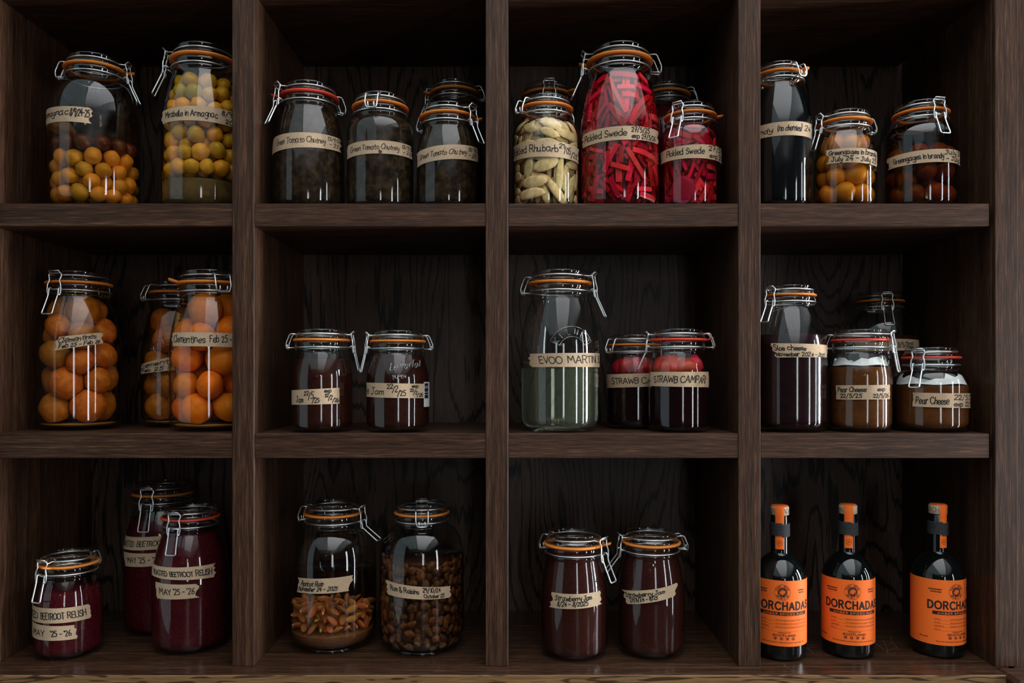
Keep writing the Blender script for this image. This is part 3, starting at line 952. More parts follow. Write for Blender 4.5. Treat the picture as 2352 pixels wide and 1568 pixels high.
def fruit_in(key, name, meshes, radius, n, zlo, zhi, seed, label, cat, group, vary=0.1, choose=None, keep=None, sink=0.0005):
    j = JARS[key]
    rng = random.Random(seed)
    rads = [radius * rng.uniform(1 - vary, 1 + vary) for _ in range(n)]
    P = pack(j, rads, zlo, zhi, seed, sink)
    out = []
    for p, r in zip(P, rads):
        if keep is not None and not keep(p):
            continue
        me = rng.choice(meshes) if choose is None else choose(p, rng)
        lab = label(p) if callable(label) else label
        if name == 'clementine':          # soft fruit: pressed flat where it meets its neighbours and the glass
            E = Matrix.Rotation(rng.uniform(0, 6.28), 3, 'Z') @ Matrix.Rotation(rng.uniform(0, 6.28), 3, 'X') @ Matrix.Rotation(rng.uniform(0, 6.28), 3, 'Y')
            W = np.array([tuple(E @ v.co) for v in me.vertices]) * r * .97
            for p2, r2 in zip(P, rads):
                dv = p2 - p
                dist = np.linalg.norm(dv)
                if 1e-6 < dist < (r + r2) * 1.15:
                    nn = dv / dist
                    over = W @ nn - (dist * r / (r + r2) - .0003)
                    W -= np.clip(over, 0, None)[:, None] * nn
            A = W + p
            A[:, 2] = np.clip(A[:, 2], zlo + .0002, zhi + .002)
            rho = np.hypot(A[:, 0], A[:, 1]) + 1e-9
            lim = np.array([inner(j, z, .0022) for z in A[:, 2]])
            A[:, :2] *= np.minimum(1, lim / rho)[:, None]
            m2 = mesh_of(name, ((A - p).tolist(), [tuple(q.vertices) for q in me.polygons]), me.materials[0])
            lab = label(p) if callable(label) else label
            out.append(instance(m2, name, (j.x + p[0], j.y + p[1], j.z + p[2]), (0, 0, 0), (1, 1, 1), lab, cat, group))
            continue
        o = instance(me, name, (j.x + p[0], j.y + p[1], j.z + p[2]), [rng.uniform(0, 6.28) for _ in range(3)], (r * .905,) * 3, lab, cat, group(p) if callable(group) else group)
        out.append(o)
    return out


# ------------------------------------------------------------------ top row
jar('A1', 1, 107, 326, 147, 298, 117, 'round', 'large round jar of yellow mirabelles under dark spirit, far left of the top row', 68, yb=1.272, tab=82)
jar('A2', 1, 369, 566, 385, 547, 93, 'taper', 'tall clip top jar full of yellow mirabelles, top row, half hidden by the first upright', -97, yb=1.275, tab=150)
jar('A3', 1, 625, 793, 640, 782, 182, 'taper', 'red-sealed clip top jar of dark green tomato chutney beside the first upright', -68, yb=1.275, tab=-95, gasket=M_RED)
jar('A4', 1, 796.5, 950, 805, 937, 208, 'super', 'square-shouldered chutney jar with a brown blot on its tape, middle of three', 165, yb=1.275)
jar('A5', 1, 957, 1099, 961, 1092, 231, 'straight', 'smallest chutney jar of the three, beside the second upright in the top row', 54, yb=1.272, tab=95)
jar('A6', 1, 980, 1108, 986, 1102, 178, 'taper', 'dark clip top jar standing behind the smallest chutney jar', -100, yb=1.40, tab=-90)
jar('A7', 1, 1178, 1330, 1189, 1315, 213, 'super', 'clip top jar of pale pickled rhubarb slices in the top row', 128, yb=1.272)
jar('A8', 1, 1192, 1322, 1196, 1314, 183, 'straight', 'dark clip top jar hidden behind the pickled rhubarb jar', 4, yb=1.40, tab=60)
jar('A9', 1, 1331, 1516, 1346, 1500, 92, 'taper', 'tallest jar in the top row, packed with crimson pickled swede sticks', -80, yb=1.272, tab=-95)
jar('A10', 1, 1462, 1598, 1468, 1584, 184, 'straight', 'dark clip top jar standing behind the two crimson swede jars', -95, yb=1.40)
jar('A11', 1, 1516, 1656.5, 1519, 1643, 232, 'super', 'small clip top jar of crimson pickled swede with a round purple slice', -25, yb=1.272, tab=100)
jar('A12', 1, 1715, 1866, 1727, 1849, 138, 'taper', 'tall clip top jar of black brandy half hidden by the third upright', -135, yb=1.275, tab=62)
jar('A13', 1, 1867, 2016, 1880, 2010, 248, 'straight', 'clip top jar of amber greengages in the top right compartment', -56, yb=1.272, lever=18)
jar('A14', 1, 2028, 2204, 2043, 2181, 226, 'super', 'wide clip top jar of dark brandied greengages, rightmost in the top row', 34, yb=1.272)
# ------------------------------------------------------------------ middle row
jar('B1', 2, 80, 279, 100, 260, 620, 'taper', 'tall clip top jar of browned clementines at the far left of the middle row', -38, ybase=990, tab=150)
jar('B2', 2, 323, 503, 337, 484, 643, 'taper', 'clip top jar of clementines standing in shadow behind the bright orange one', 112, ybase=982.5)
jar('B3', 2, 387, 583, 403, 567, 617, 'taper', 'tall clip top jar of bright orange clementines half hidden by the first upright', 195, ybase=992.5, tab=-75)
jar('B4', 2, 668, 810, 668, 801, 755, 'straight', 'small jar of dark jam in the middle row, nearer the first upright', 78, yb=1.262, lever=13)
jar('B5', 2, 841, 986, 848, 978, 758, 'straight', 'small jar of dark jam with a white sticker beside its tape', -80, yb=1.262, lever=13)
jar('B6', 2, 1196.5, 1376, 1214, 1361, 617, 'taper', 'tall clip top jar half full of clear pale green spirit', 76, yb=1.262)
jar('B7', 2, 1393, 1523, 1397, 1520, 768, 'straight', 'jar of strawberries in dark liqueur with an orange seal, the one standing behind', 130, ybase=987)
jar('B8', 2, 1490, 1627.5, 1493, 1625, 754.5, 'straight', 'jar of strawberries in dark liqueur with a red seal, the one in front', -85, yb=1.262, tab=95, gasket=M_RED)
jar('B9', 2, 1728, 1902, 1752, 1877, 653, 'taper', 'tall jar of dark sloe cheese beside the third upright in the middle row', -40, yb=1.262)
jar('B10', 2, 1932, 2111, 1958, 2076, 669, 'round', 'large round dark jar standing at the back behind the pear cheese', 16, yb=1.40)
jar('B11', 2, 1902, 2051, 1905, 2045, 755.5, 'straight', 'taller jar of brown pear cheese with a white paper lining', 76, yb=1.264, gasket=M_RED, lever=10)
jar('B12', 2, 2052, 2228, 2067, 2209, 797, 'super', 'short wide jar of brown pear cheese, rightmost in the middle row', -22, yb=1.262, gasket=M_RED)
# ------------------------------------------------------------------ bottom row
jar('C1', 3, 75, 237.5, 86, 233, 1256.6, 'straight', 'short jar of beetroot relish, front left of the bottom row', -48, ybase=1521.6, tab=-40, lever=14)
jar('C2', 3, 283, 463, 300, 446, 1099.5, 'taper', 'tall jar of beetroot relish with an orange seal standing at the back', -27, ybase=1466.5, lever=14)
jar('C3', 3, 347, 526, 366, 505, 1154, 'taper', 'tall jar of beetroot relish with a red seal beside the first upright', -29, ybase=1510, gasket=M_RED, lever=14)
jar('C4', 3, 664, 864, 691, 828, 1145, 'round', 'large round jar of dark rum with apricot kernels at the bottom', 64, ybase=1509.5, lever=52)
jar('C5', 3, 872, 1065.5, 904, 1032, 1145, 'round', 'large round jar of rum and raisins in the bottom row', 180, ybase=1515)
jar('C6', 3, 1242.5, 1395, 1245, 1386, 1211, 'taper', 'jar of strawberry jam with its latch on the right, left of the pair', 60, ybase=1525, tab=75, lever=24)
jar('C7', 3, 1420, 1573, 1430.5, 1567, 1209.5, 'taper', 'jar of strawberry jam with its latch on the left, right of the pair', -74, ybase=1521, lever=38)

J = JARS
# ------------------------------------------------------------------ tapes and handwriting
tape(J['A1'], [(108, 253), (211, 249), (208, 284), (107, 290)], [('Armagnac', -0.02, 0.50, .36, .40, .04), ('8/9/24-25', .53, .96, .40, .44)], 1, ext=(-0.9, 1.0), torn=(0, .03))
tape(J['A2'], [(376, 256), (530, 256), (530, 291), (376, 285)], [('Mirabelle in Armagnac', .04, .80, .32, .42), ('8/9/24', .86, 1.16, .58, .30), ('2025', .92, 1.14, .10, .26)], 2, ext=(-.04, 1.4))
tape(J['A3'], [(626, 322), (780, 320), (781, 350), (626.5, 356)], [('Green Tomato Chutney', .04, .76, .34, .38), ('13/11/24', .80, 1.0, .64, .24), ('- 25', .83, .96, .22, .24)], 3, pen=.0009, slant=.2)
t4 = tape(J['A4'], [(799, 336), (945, 338), (945, 366.5), (799.6, 366)], [('Green Tomato Chutney', .05, .80, .34, .36), ('13/11/24', .84, 1.02, .62, .24), ('- 25', .86, .97, .22, .24)], 4, pen=.0009, slant=.2)
tape(J['A5'], [(958.5, 354), (1096, 342), (1096, 373), (959, 386)], [('Green Tomato Chutney', .05, .80, .34, .36), ('13/11/24', .82, 1.0, .62, .24), ('- 25', .84, .95, .22, .24)], 5, pen=.0009, slant=.2)
tape(J['A7'], [(1181, 337), (1328, 343), (1328, 377), (1182, 371.6)], [('Pickled Rhubarb', -.02, .68, .34, .44), ('21', .70, .78, .62, .30), ('/05', .775, .875, .34, .40), ('/25', .88, .97, .18, .34)], 7, pen=.0012, messy=.7)
tape(J['A9'], [(1339, 311), (1510.6, 302), (1510.6, 332.5), (1340, 341)], [('Pickled Swede', .03, .58, .30, .46), ('27/5/25', .65, .88, .58, .36), ('exp 27/5/26', .65, .96, .12, .34)], 9, pen=.0013, messy=.7)
tape(J['A11'], [(1518.5, 352), (1655, 341), (1655, 375), (1519, 378)], [('Pickled Swede', .10, .72, .32, .44), ('27/5/25', .80, 1.12, .60, .34), ('exp 27/5/26', .81, 1.25, .12, .30)], 11, ext=(0, 1.35), pen=.0012, messy=.7)
tape(J['A12'], [(1750, 288), (1864, 287), (1862, 319), (1750, 318)], [('in brandy', -.45, .22, .30, .36), ('(no cherries)', .32, .80, .34, .40), ('24', .86, .97, .40, .34)], 12, ext=(-.8, 1.0))
tape(J['A13'], [(1902, 345), (2013, 350), (2013, 384), (1901.5, 377)], [('Greengages in brandy', .03, .97, .58, .32), ('July 24 - July 25', .08, .97, .14, .30)], 13, torn=(.05, .02))
tape(J['A14'], [(2037.6, 366), (2202, 348), (2202, 379), (2043, 390)], [('Greengages in brandy', .08, .78, .30, .40), ('July 24', .80, 1.05, .60, .34), ('- July 25', .82, 1.1, .16, .28)], 14, ext=(0, 1.2), torn=(.03, 0))
tape(J['B1'], [(133, 774), (236, 763), (236, 788), (126, 805)], [('Clementines', .04, .84, .50, .42, .02), ('Feb 25 - Feb 26', .08, .92, .10, .30)], 21, torn=(.05, .05), messy=1.3)
tape(J['B2'], [(325, 838), (386, 821), (386, 851), (325, 859.5)], [('Clementines', .0, 1.5, .52, .36), ('Feb 25 Feb 26', .05, 1.8, .12, .28)], 22, ext=(0, 2.4))
tape(J['B3'], [(398, 763.7), (531, 765), (531, 797), (396, 795)], [('Clementines', .03, .56, .28, .48), ('Feb 25 - Feb 26', .64, 1.28, .32, .46)], 23, ext=(0, 1.4), messy=1.3)
tape(J['B4'], [(671, 896), (778.7, 890), (779, 926.5), (671, 929)], [('Jam', .10, .24, .16, .38), ('22', .26, .35, .62, .28), ('/5', .35, .45, .36, .42), ('/25', .43, .58, .12, .30), ('exp', .69, .83, .74, .22), ('22', .70, .77, .44, .20), ('/2', .77, .85, .26, .26), ('/26', .85, .98, .10, .24)], 24, pen=.0012, torn=(0, .005))
tape(J['B5'], [(843, 878), (972.5, 881), (972.5, 914), (843, 910.5)], [('e Jam', .01, .30, .22, .46), ('22', .36, .46, .64, .28), ('/2', .45, .55, .40, .40), ('/25', .54, .68, .16, .34), ('exp', .79, .90, .74, .22), ('22', .76, .82, .44, .20), ('/2', .82, .88, .26, .26), ('/26', .88, .98, .10, .24)], 25, pen=.0012, torn=(0, .005))
tape(J['B6'], [(1215, 812.6), (1375, 811), (1375, 843), (1221, 843)], [('EVOO', .14, .46, .26, .46), ('MARTINI 3L', .55, 1.02, .30, .50)], 26, ext=(0, 1.2), pen=.0013, messy=.7, slant=0)
tape(J['B7'], [(1394.5, 860), (1488, 857), (1488, 887.6), (1395.5, 890.7)], [('STRAWB CAMPARI', .14, 1.5, .28, .42)], 27, ext=(0, 1.6), pen=.0013, messy=.8, slant=.05)
tape(J['B8'], [(1495, 854), (1626, 853.4), (1626, 889), (1495, 886)], [('STRAWB CAMPARI', .07, .93, .28, .44)], 28, ext=(0, 1.05), pen=.0013, messy=.8, slant=.05)
tape(J['B9'], [(1772, 788), (1899, 793), (1898, 820.6), (1783, 821)], [('Sloe cheese', .02, .60, .52, .36), ('November 2024 - 2025', .03, .95, .12, .28, -.02)], 29, torn=(.05, .02), messy=1.2)
tape(J['B10'], [(2049, 777.5), (2108, 780.5), (2108, 805), (2049, 805)], [('3/5/2025', .20, .80, .30, .40)], 30, ext=(-1.0, 1.1))
tape(J['B11'], [(1921, 884.6), (2043, 883), (2043, 916), (1922, 917)], [('Pear Cheese', .04, .56, .54, .34), ('exp', .77, .91, .58, .26), ('22/5/25', .08, .47, .14, .26), ('22/5/26', .69, .97, .12, .26)], 31, pen=.0012, torn=(.01, .01), messy=.6)
tape(J['B12'], [(2097.6, 901), (2229, 903), (2229, 936.5), (2097.6, 933)], [('Pear Cheese', .05, .62, .24, .48), ('22/5/25', .71, 1.0, .56, .34), ('exp 22/5/26', .71, 1.1, .12, .30)], 32, ext=(0, 1.15), pen=.0013, torn=(.01, 0), messy=.6)
caps = dict(pen=.0013, messy=.6, slant=.03)
tape(J['C1'], [(77, 1389), (203, 1386.5), (208, 1418), (77, 1424)], [('ROASTED', -.42, .09, .28, .40), ('BEETROOT', .14, .55, .26, .40), ('RELISH', .61, .93, .28, .42)], 41, ext=(-.5, 1.0), torn=(0, .03), **caps)
tape(J['C1'], [(77, 1427), (174, 1434), (180, 1465), (77, 1462)], [('MAY', .02, .26, .28, .40), ("'25 - '26", .40, .86, .28, .40)], 42, ext=(-.4, 1.0), torn=(0, .04), **caps)
tape(J['C2'], [(284.5, 1228.4), (362, 1230.7), (358, 1261), (284.5, 1258)], [('ROASTED', .02, .33, .28, .38), ('BEETROOT RELISH', .42, 1.55, .28, .38)], 43, ext=(0, 1.7), **caps)
tape(J['C2'], [(286, 1265.7), (348, 1270), (348, 1300), (289, 1299)], [('MAY', .12, .44, .30, .40), ("'25 - '26", .54, 1.2, .30, .40)], 44, ext=(0, 1.4), **caps)
tape(J['C3'], [(349, 1291.6), (492, 1293), (494, 1324), (350, 1319)], [('ROASTED', .02, .22, .26, .40), ('BEETROOT', .26, .63, .26, .38), ('RELISH', .68, .94, .28, .42)], 45, torn=(.0, .03), **caps)
tape(J['C3'], [(358, 1335), (453.5, 1340), (453.5, 1371.6), (361, 1372.6)], [('MAY', .08, .36, .30, .38), ("'25 - '26", .42, .92, .30, .40)], 46, torn=(.02, .05), **caps)
tape(J['C4'], [(689, 1326), (810, 1320), (802, 1356), (684, 1359)], [('Apricot Rum', .05, .46, .50, .34), ('November 24 - 2025', .02, .76, .16, .28)], 47, torn=(.05, .03))
tape(J['C5'], [(887, 1330), (1034, 1345), (1033.6, 1371), (892, 1364)], [('Rum & Raisins', .06, .50, .42, .36), ('29/10/24', .57, .84, .56, .34), ('October 25', .58, .90, .12, .28)], 48, torn=(.03, .02))
tape(J['C6'], [(1271.8, 1359.6), (1376, 1356), (1380, 1386.5), (1266, 1394)], [('Strawberry Jam', .06, .82, .54, .32), ('8/24 - 8/2025', .12, .74, .16, .30)], 49, torn=(.05, .05))
tape(J['C7'], [(1431, 1353.7), (1554, 1337), (1550, 1367), (1442, 1386.5)], [('Strawberry Jam', .04, .76, .54, .32), ('27/8/24 - 8/25', .08, .62, .16, .30)], 50, torn=(.05, .03))
# jam blot on the middle chutney tape, sticker beside a jam tape
def patch(j, x0, x1, y0, y1, mat, name, parent, off=0.0014, n=8):
    (p0, z1), (p1, z0) = hit(j, x0, y0), hit(j, x1, y1)
    V, Fc = [], []
    for i in range(n + 1):
        for q in range(5):
            p, z = p0 + (p1 - p0) * i / n, z0 + (z1 - z0) * q / 4
            r = rad(j, z) + off
            V.append((r * math.sin(p), -r * math.cos(p), z))
    for i in range(n):
        for q in range(4):
            a = i * 5 + q
            Fc.append((a, a + 5, a + 6, a + 1))
    return mk(name, (V, Fc), mat, parent, smooth=False)
M_BLOT = plain('jam blot', (0.05, 0.015, 0.01), rough=0.4)
jb = J['A4']
pb, zb_ = hit(jb, 873, 349)
V = []
for i in range(14):
    a = 2 * PI * i / 14
    rr_ = 0.0033 * (1 + .3 * math.sin(3 * a + 1))
    r = rad(jb, zb_) + 0.0014
    V.append((r * math.sin(pb + rr_ * .8 * math.cos(a) / r), -r * math.cos(pb + rr_ * .8 * math.cos(a) / r), zb_ + rr_ * 1.2 * math.sin(a)))
mk('jam_blot', (V, [tuple(range(14))]), M_BLOT, t4, smooth=False)
st = patch(J['B5'], 972.5, 985, 877, 933, M_STICKER, 'printed_sticker', J['B5'].root, off=.0009)
for y0_, y1_ in ((880, 886), (887.5, 889), (891, 899), (901, 905), (906.5, 914)):
    patch(J['B5'], 974, 982, y0_, y1_, M_PRINT, 'printed_bar', st, off=.0012)
# raised maker's lettering on the glass
def arch_text(j, px, py, text, r_in, cap, a0, a1, wid, name):
    p0, z0 = hit(j, px, py)
    strokes = []
    n = len(text)
    for i, ch in enumerate(text):
        a = a0 + (a1 - a0) * i / (n - 1)
        for s in GL[ch].split('|'):
            q = catmull([tuple(map(float, p.split(','))) for p in s.split()], 5)
            mx = 5.5
            strokes.append([((r_in + cap * y / 10) * math.sin(a + (x - mx / 2) * cap / 10 / r_in * .8), (r_in + cap * y / 10) * math.cos(a + (x - mx / 2) * cap / 10 / r_in * .8)) for x, y in q])
    for r in (r_in - cap * .35, r_in + cap * 1.35):
        strokes.append([(r * math.sin(a), r * math.cos(a)) for a in np.linspace(a0 - .16, a1 + .16, 30)])
    for a in (a0 - .16, a1 + .16):
        strokes.append([(r * math.sin(a), r * math.cos(a)) for r in np.linspace(r_in - cap * .35, r_in + cap * 1.35, 4)])
    def place(u, v):
        z = z0 + v
        r = rad(j, z) + .0002
        p = p0 + u / r
        return (r * math.sin(p), -r * math.cos(p), z)
    mk(name, join(*[tube([place(*p) for p in st_], wid * .5, False, 6) for st_ in strokes]), M_EMB, j.root)
arch_text(J['B6'], 1316, 806, 'KILNER', .0265, .0095, -1.0, 1.0, .0012, 'raised_lettering')
arch_text(J['B2'], 384, 820, 'KILNER', .0245, .009, -1.0, 1.0, .0011, 'raised_lettering')
j5 = J['B5']
p5, z5 = hit(j5, 896, 851)
def place5(u, v):
    r = rad(j5, z5 + v) + .0006
    return (r * math.sin(p5 + u / r), -r * math.cos(p5 + u / r), z5 + v)
mk('raised_lettering', join(*[tube([place5(*p) for p in st_], .0005, False, 6) for st_ in text_strokes('Le Parfait', 0, 0, .053, .013, slant=.12, rise=.12) + text_strokes('SUPER', .004, -.012, .022, .005)]), M_EMB, j5.root)

# ------------------------------------------------------------------ what is in the jars
def lv(key, py):
    return level(J[key], py)
for key, py, mat, nm, lab, cat in (
    ('A3', 216, M_CHUTNEY, 'chutney', 'dark green tomato chutney filling the red-sealed jar by the first upright', 'chutney'),
    ('A4', 238, M_CHUTNEY, 'chutney', 'dark green tomato chutney in the square-shouldered jar with the blotted tape', 'chutney'),
    ('A5', 264, M_CHUTNEY, 'chutney', 'dark green tomato chutney in the smallest of the three chutney jars', 'chutney'),
    ('A6', 240, M_CHUTNEY, 'chutney', 'dark chutney in the jar behind the smallest chutney jar', 'chutney'),
    ('A8', 250, M_CHUTNEY, 'preserve', 'dark preserve in the jar hidden behind the rhubarb jar', 'preserve'),
    ('A10', 240, M_BEET, 'preserve', 'dark red preserve in the jar behind the two swede jars', 'preserve'),
    ('A12', 195, M_BLACK, 'brandy', 'black cherry brandy filling the tall jar by the third upright', 'brandy'),
    ('B4', 824, M_JAM, 'jam', 'dark jam filling the jar nearer the first upright', 'jam'),
    ('B5', 815, M_JAM, 'jam', 'dark jam filling the jar with the white sticker', 'jam'),
    ('B9', 766, M_SLOE, 'sloe_cheese', 'dark sloe cheese filling the tall jar by the third upright', 'fruit cheese'),
    ('B10', 770, M_JAM, 'preserve', 'dark preserve in the round jar at the back of the middle row', 'preserve'),
    ('B11', 842, M_PEAR, 'pear_cheese', 'brown pear cheese in the taller of its two jars', 'fruit cheese'),
    ('B12', 885, M_PEAR, 'pear_cheese', 'brown pear cheese in the short wide jar', 'fruit cheese'),
    ('C1', 1363, M_BEET, 'beetroot_relish', 'beetroot relish in the short jar at front left', 'relish'),
    ('C2', 1196, M_BEET, 'beetroot_relish', 'beetroot relish in the tall jar at the back', 'relish'),
    ('C3', 1232, M_BEET, 'beetroot_relish', 'beetroot relish in the red-sealed tall jar', 'relish'),
    ('C6', 1282, M_SJAM, 'strawberry_jam', 'strawberry jam in the left of the pair of jars', 'jam'),
    ('C7', 1280, M_SJAM, 'strawberry_jam', 'strawberry jam in the right of the pair of jars', 'jam')):
    fill(key, lv(key, py), mat, nm, lab, cat)
fill('B7', lv('B7', 872), M_RUBY, 'liqueur', 'dark ruby liqueur in the strawberry jar standing behind', 'liqueur')
fill('B8', lv('B8', 870), M_RUBY, 'liqueur', 'dark ruby liqueur in the red-sealed strawberry jar', 'liqueur')
fill('B6', lv('B6', 829), M_EVOO, 'spirit', 'clear pale green spirit filling the lower half of the tall jar', 'spirit', gap=0.0012)
for key, py, mat, nm, lab, cat in (
    ('A1', 256, L_DARK, 'armagnac', 'dark armagnac covering the mirabelles in the round jar', 'spirit'),
    ('A2', 150, L_AMBER, 'armagnac', 'amber armagnac in the tall jar of mirabelles', 'spirit'),
    ('A7', 262, L_VINEGAR, 'vinegar', 'pale pickling vinegar around the rhubarb slices', 'vinegar'),
    ('A9', 158, L_BRINE, 'pickling_brine', 'crimson brine in the tallest swede jar', 'brine'),
    ('A11', 280, L_BRINE, 'pickling_brine', 'crimson brine in the small swede jar', 'brine'),
    ('A13', 296, L_BRANDY, 'brandy', 'amber brandy around the greengages in the smaller jar', 'brandy'),
    ('A14', 278, L_BRANDY_D, 'brandy', 'dark brandy around the greengages in the wide jar', 'brandy'),
    ('B1', 662, L_SYRUP, 'syrup', 'amber syrup around the browned clementines', 'syrup'),
    ('B2', 700, L_SYRUP, 'syrup', 'amber syrup in the shadowed clementine jar', 'syrup'),
    ('B3', 656, L_SYRUP, 'syrup', 'amber syrup around the bright orange clementines', 'syrup'),
    ('C4', 1330, L_RUM, 'rum', 'dark rum above the apricot kernels', 'rum'),
    ('C5', 1294, L_RUM, 'rum', 'dark rum around the raisins', 'rum')):
    fill(key, lv(key, py), mat, nm, lab, cat, zbot=0.0058, gap=0.0012)

CL = [mesh_of('clementine', blob(i, 1, (1.06, 1.06, .92), .05, .10), M_CLEM) for i in range(4)]
CLB = [mesh_of('clementine', blob(i + 9, 1, (1.06, 1.06, .92), .08, .12), M_CLEM_B) for i in range(4)]
fruit_in('B1', 'clementine', CLB, .0256, 22, .0116, lv('B1', 674), 5, 'browned whole clementine preserved in the far left middle-row jar', 'clementine', 'browned clementines in the far left jar', .12)
fruit_in('B2', 'clementine', CLB, .0244, 21, .0114, lv('B2', 702), 6, 'clementine in the shadowed jar behind the bright orange one', 'clementine', 'clementines in the shadowed jar', .12)
fruit_in('B3', 'clementine', CL, .0256, 22, .0116, lv('B3', 667), 7, 'bright orange clementine in the jar beside the first upright', 'clementine', 'bright clementines by the first upright', .12)
MI = [mesh_of('mirabelle', blob(i + 20, 1, (1, .97, 1.07), .12, .10, 18, 12), M_MIRA) for i in range(4)]
MIG = [mesh_of('mirabelle', blob(i + 30, 1, (1, 1, 1.05), .06, .05, 16, 10), M_MIRA_G) for i in range(2)]
MID = [mesh_of('mirabelle', blob(i + 40, 1, (1, 1, 1.05), .06, .05, 16, 10), M_MIRA_D) for i in range(2)]
za = lv('A1', 345)
fruit_in('A1', 'mirabelle', MI, .0146, 98, .010, lv('A1', 300), 8,
         lambda p: 'darkened mirabelle plum at the top of the heap in the round jar' if p[2] > za else 'yellow mirabelle plum in the round jar of dark spirit', 'plum',
         lambda p: 'darkened mirabelles in the round jar' if p[2] > za else 'yellow mirabelles in the round jar', .08,
         choose=lambda p, r: r.choice(MID) if p[2] > za else r.choice(MI), keep=lambda p: p[1] < .03)
fruit_in('A2', 'mirabelle', MI + MI + MI + MIG, .0145, 128, lv('A2', 396), lv('A2', 158), 9, 'yellow mirabelle plum in the tall jar beside the first upright', 'plum', 'mirabelles in the tall jar', .08, keep=lambda p: p[1] < .02)
fill('A2', lv('A2', 408), M_SED2, 'sediment', 'cloudy sediment settled at the bottom of the tall mirabelle jar', 'sediment', gap=.0022)
for key, lab in (('B1', 'pale pith settled under the browned clementines'), ('B2', 'pale pith settled in the shadowed clementine jar'), ('B3', 'pale pith settled under the bright orange clementines')):
    fill(key, .0098, M_SED3, 'sediment', lab, 'sediment', gap=.0024)
GG = [mesh_of('greengage', blob(i + 50, 1, (1, 1, 1.06), .04, .06), M_GREEN) for i in range(3)]
GD = [mesh_of('greengage', blob(i + 60, 1, (1, 1, 1.06), .04, .06), M_GREEN_D) for i in range(3)]
fruit_in('A13', 'greengage', GG, .0185, 30, .008, lv('A13', 298), 10, 'amber greengage in the smaller greengage jar of the top row', 'greengage', 'greengages in the smaller jar', .1)
fruit_in('A14', 'greengage', GD, .0175, 26, .008, lv('A14', 320), 11, 'dark greengage sunk in the wide jar at the top right', 'greengage', 'greengages in the wide jar', .1, sink=.001)
SB = [mesh_of('strawberry', blob(i + 70, 1, (.85, .95, 1.12), .22, .12), M_STRAW) for i in range(3)]
fruit_in('B7', 'strawberry', SB, .0192, 7, lv('B7', 872) + .0005, lv('B7', 816), 12, 'red strawberry floating in the orange-sealed jar behind', 'strawberry', 'strawberries in the jar behind', .12, sink=0)
fruit_in('B8', 'strawberry', SB, .0192, 7, lv('B8', 870) + .0005, lv('B8', 812), 13, 'red strawberry floating in the red-sealed jar in front', 'strawberry', 'strawberries in the front jar', .12, sink=0)
AL = [mesh_of('apricot_kernel', blob(i + 80, 1, (.72, .42, 1.25), .05, 0, 14, 9, .18), M_ALM) for i in range(3)] 
ALP = [mesh_of('apricot_kernel', blob(i + 90, 1, (.72, .42, 1.25), .05, 0, 14, 9, .18), M_ALM_P)for i in range(2)]
fruit_in('C4', 'apricot_kernel', AL * 4 + ALP, .0088, 210, lv('C4', 1462), lv('C4', 1395), 14, 'brown apricot kernel at the bottom of the jar of dark rum', 'kernel', 'apricot kernels in rum', .12, keep=lambda p: p[1] < 0.02)
fill('C4', lv('C4', 1466), M_SED, 'sediment', 'brown sediment under the apricot kernels', 'sediment', gap=.0022)
# flat pieces that lie against the glass
def shell(key, name, maker, n, layers, zlo, zhi, seed, label, cat, group, span=112, tries=60, mats=None):
    j = JARS[key]
    rng = random.Random(seed)
    made = 0
    for off0, share in layers:
        placed = []
        want = int(n * share)
        for _ in range(want * tries):
            if want <= 0:
                break
            V, Fc, Lp, Wp, alpha, samples = maker(rng)
            phi, z = math.radians(rng.uniform(-span, span)), rng.uniform(zlo, zhi)
            ca, sa = math.cos(alpha), math.sin(alpha)
            pts = [(phi * j.R + x * ca - y * sa, z + x * sa + y * ca) for x, y in samples]
            if any(q[1] < zlo or q[1] > zhi for q in pts):
                continue
            if any((q[0] - u) ** 2 + (q[1] - v) ** 2 < ((Wp + wq) * .5) ** 2 for q in pts for u, v, wq in placed):
                continue
            placed += [(q[0], q[1], Wp) for q in pts]
            W = []
            for x, y, d in V:
                u, v = x * ca - y * sa, x * sa + y * ca
                zz = z + v
                r = inner(j, zz, .0018) - off0 - d
                p = phi + u / j.R
                W.append(np.array((r * math.sin(p), -r * math.cos(p), zz)))
            c = sum(W) / len(W)
            o = mk(name, ([q - c for q in W], Fc), rng.choice(mats), None, smooth='stick' not in name, loc=tuple(c + np.array((j.x, j.y, j.z))))
            tag(o, label, cat, group)
            made += 1
            want -= 1
    return made

def stick_maker(Lr, wr_, tr, amax):
    def make(rng):
        L, Wd, T = rng.uniform(*Lr), rng.uniform(*wr_), rng.uniform(*tr)
        bend = rng.uniform(-9, 9) if rng.random() < .5 else 0
        n = 7
        V, Fc, S = [], [], []
        for i in range(n):
            x = -L / 2 + L * i / (n - 1)
            y = bend * (x * x - L * L / 12)
            wloc = Wd / 2 * (1 if 0 < i < n - 1 else .92)
            e = T * .12
            V += [(x, y - wloc + e, 0), (x, y + wloc - e, 0), (x, y + wloc, e), (x, y + wloc, T - e), (x, y + wloc - e, T), (x, y - wloc + e, T), (x, y - wloc, T - e), (x, y - wloc, e)]
        for i in range(n - 1):
            for k in range(8):
                Fc.append((i * 8 + k, i * 8 + (k + 1) % 8, i * 8 + 8 + (k + 1) % 8, i * 8 + 8 + k))
        Fc.append(tuple(range(8))[::-1])
        Fc.append(tuple((n - 1) * 8 + k for k in range(8)))
        m = max(int(L / Wd * 1.3), 2)
        for i in range(m):
            x = -L / 2 + Wd * .4 + (L - Wd * .8) * i / (m - 1)
            S.append((x, bend * (x * x - L * L / 12)))
        return V, Fc, L, Wd, rng.gauss(0, 1) * amax if rng.random() < .35 else PI / 2 + rng.gauss(0, .55), S
    return make

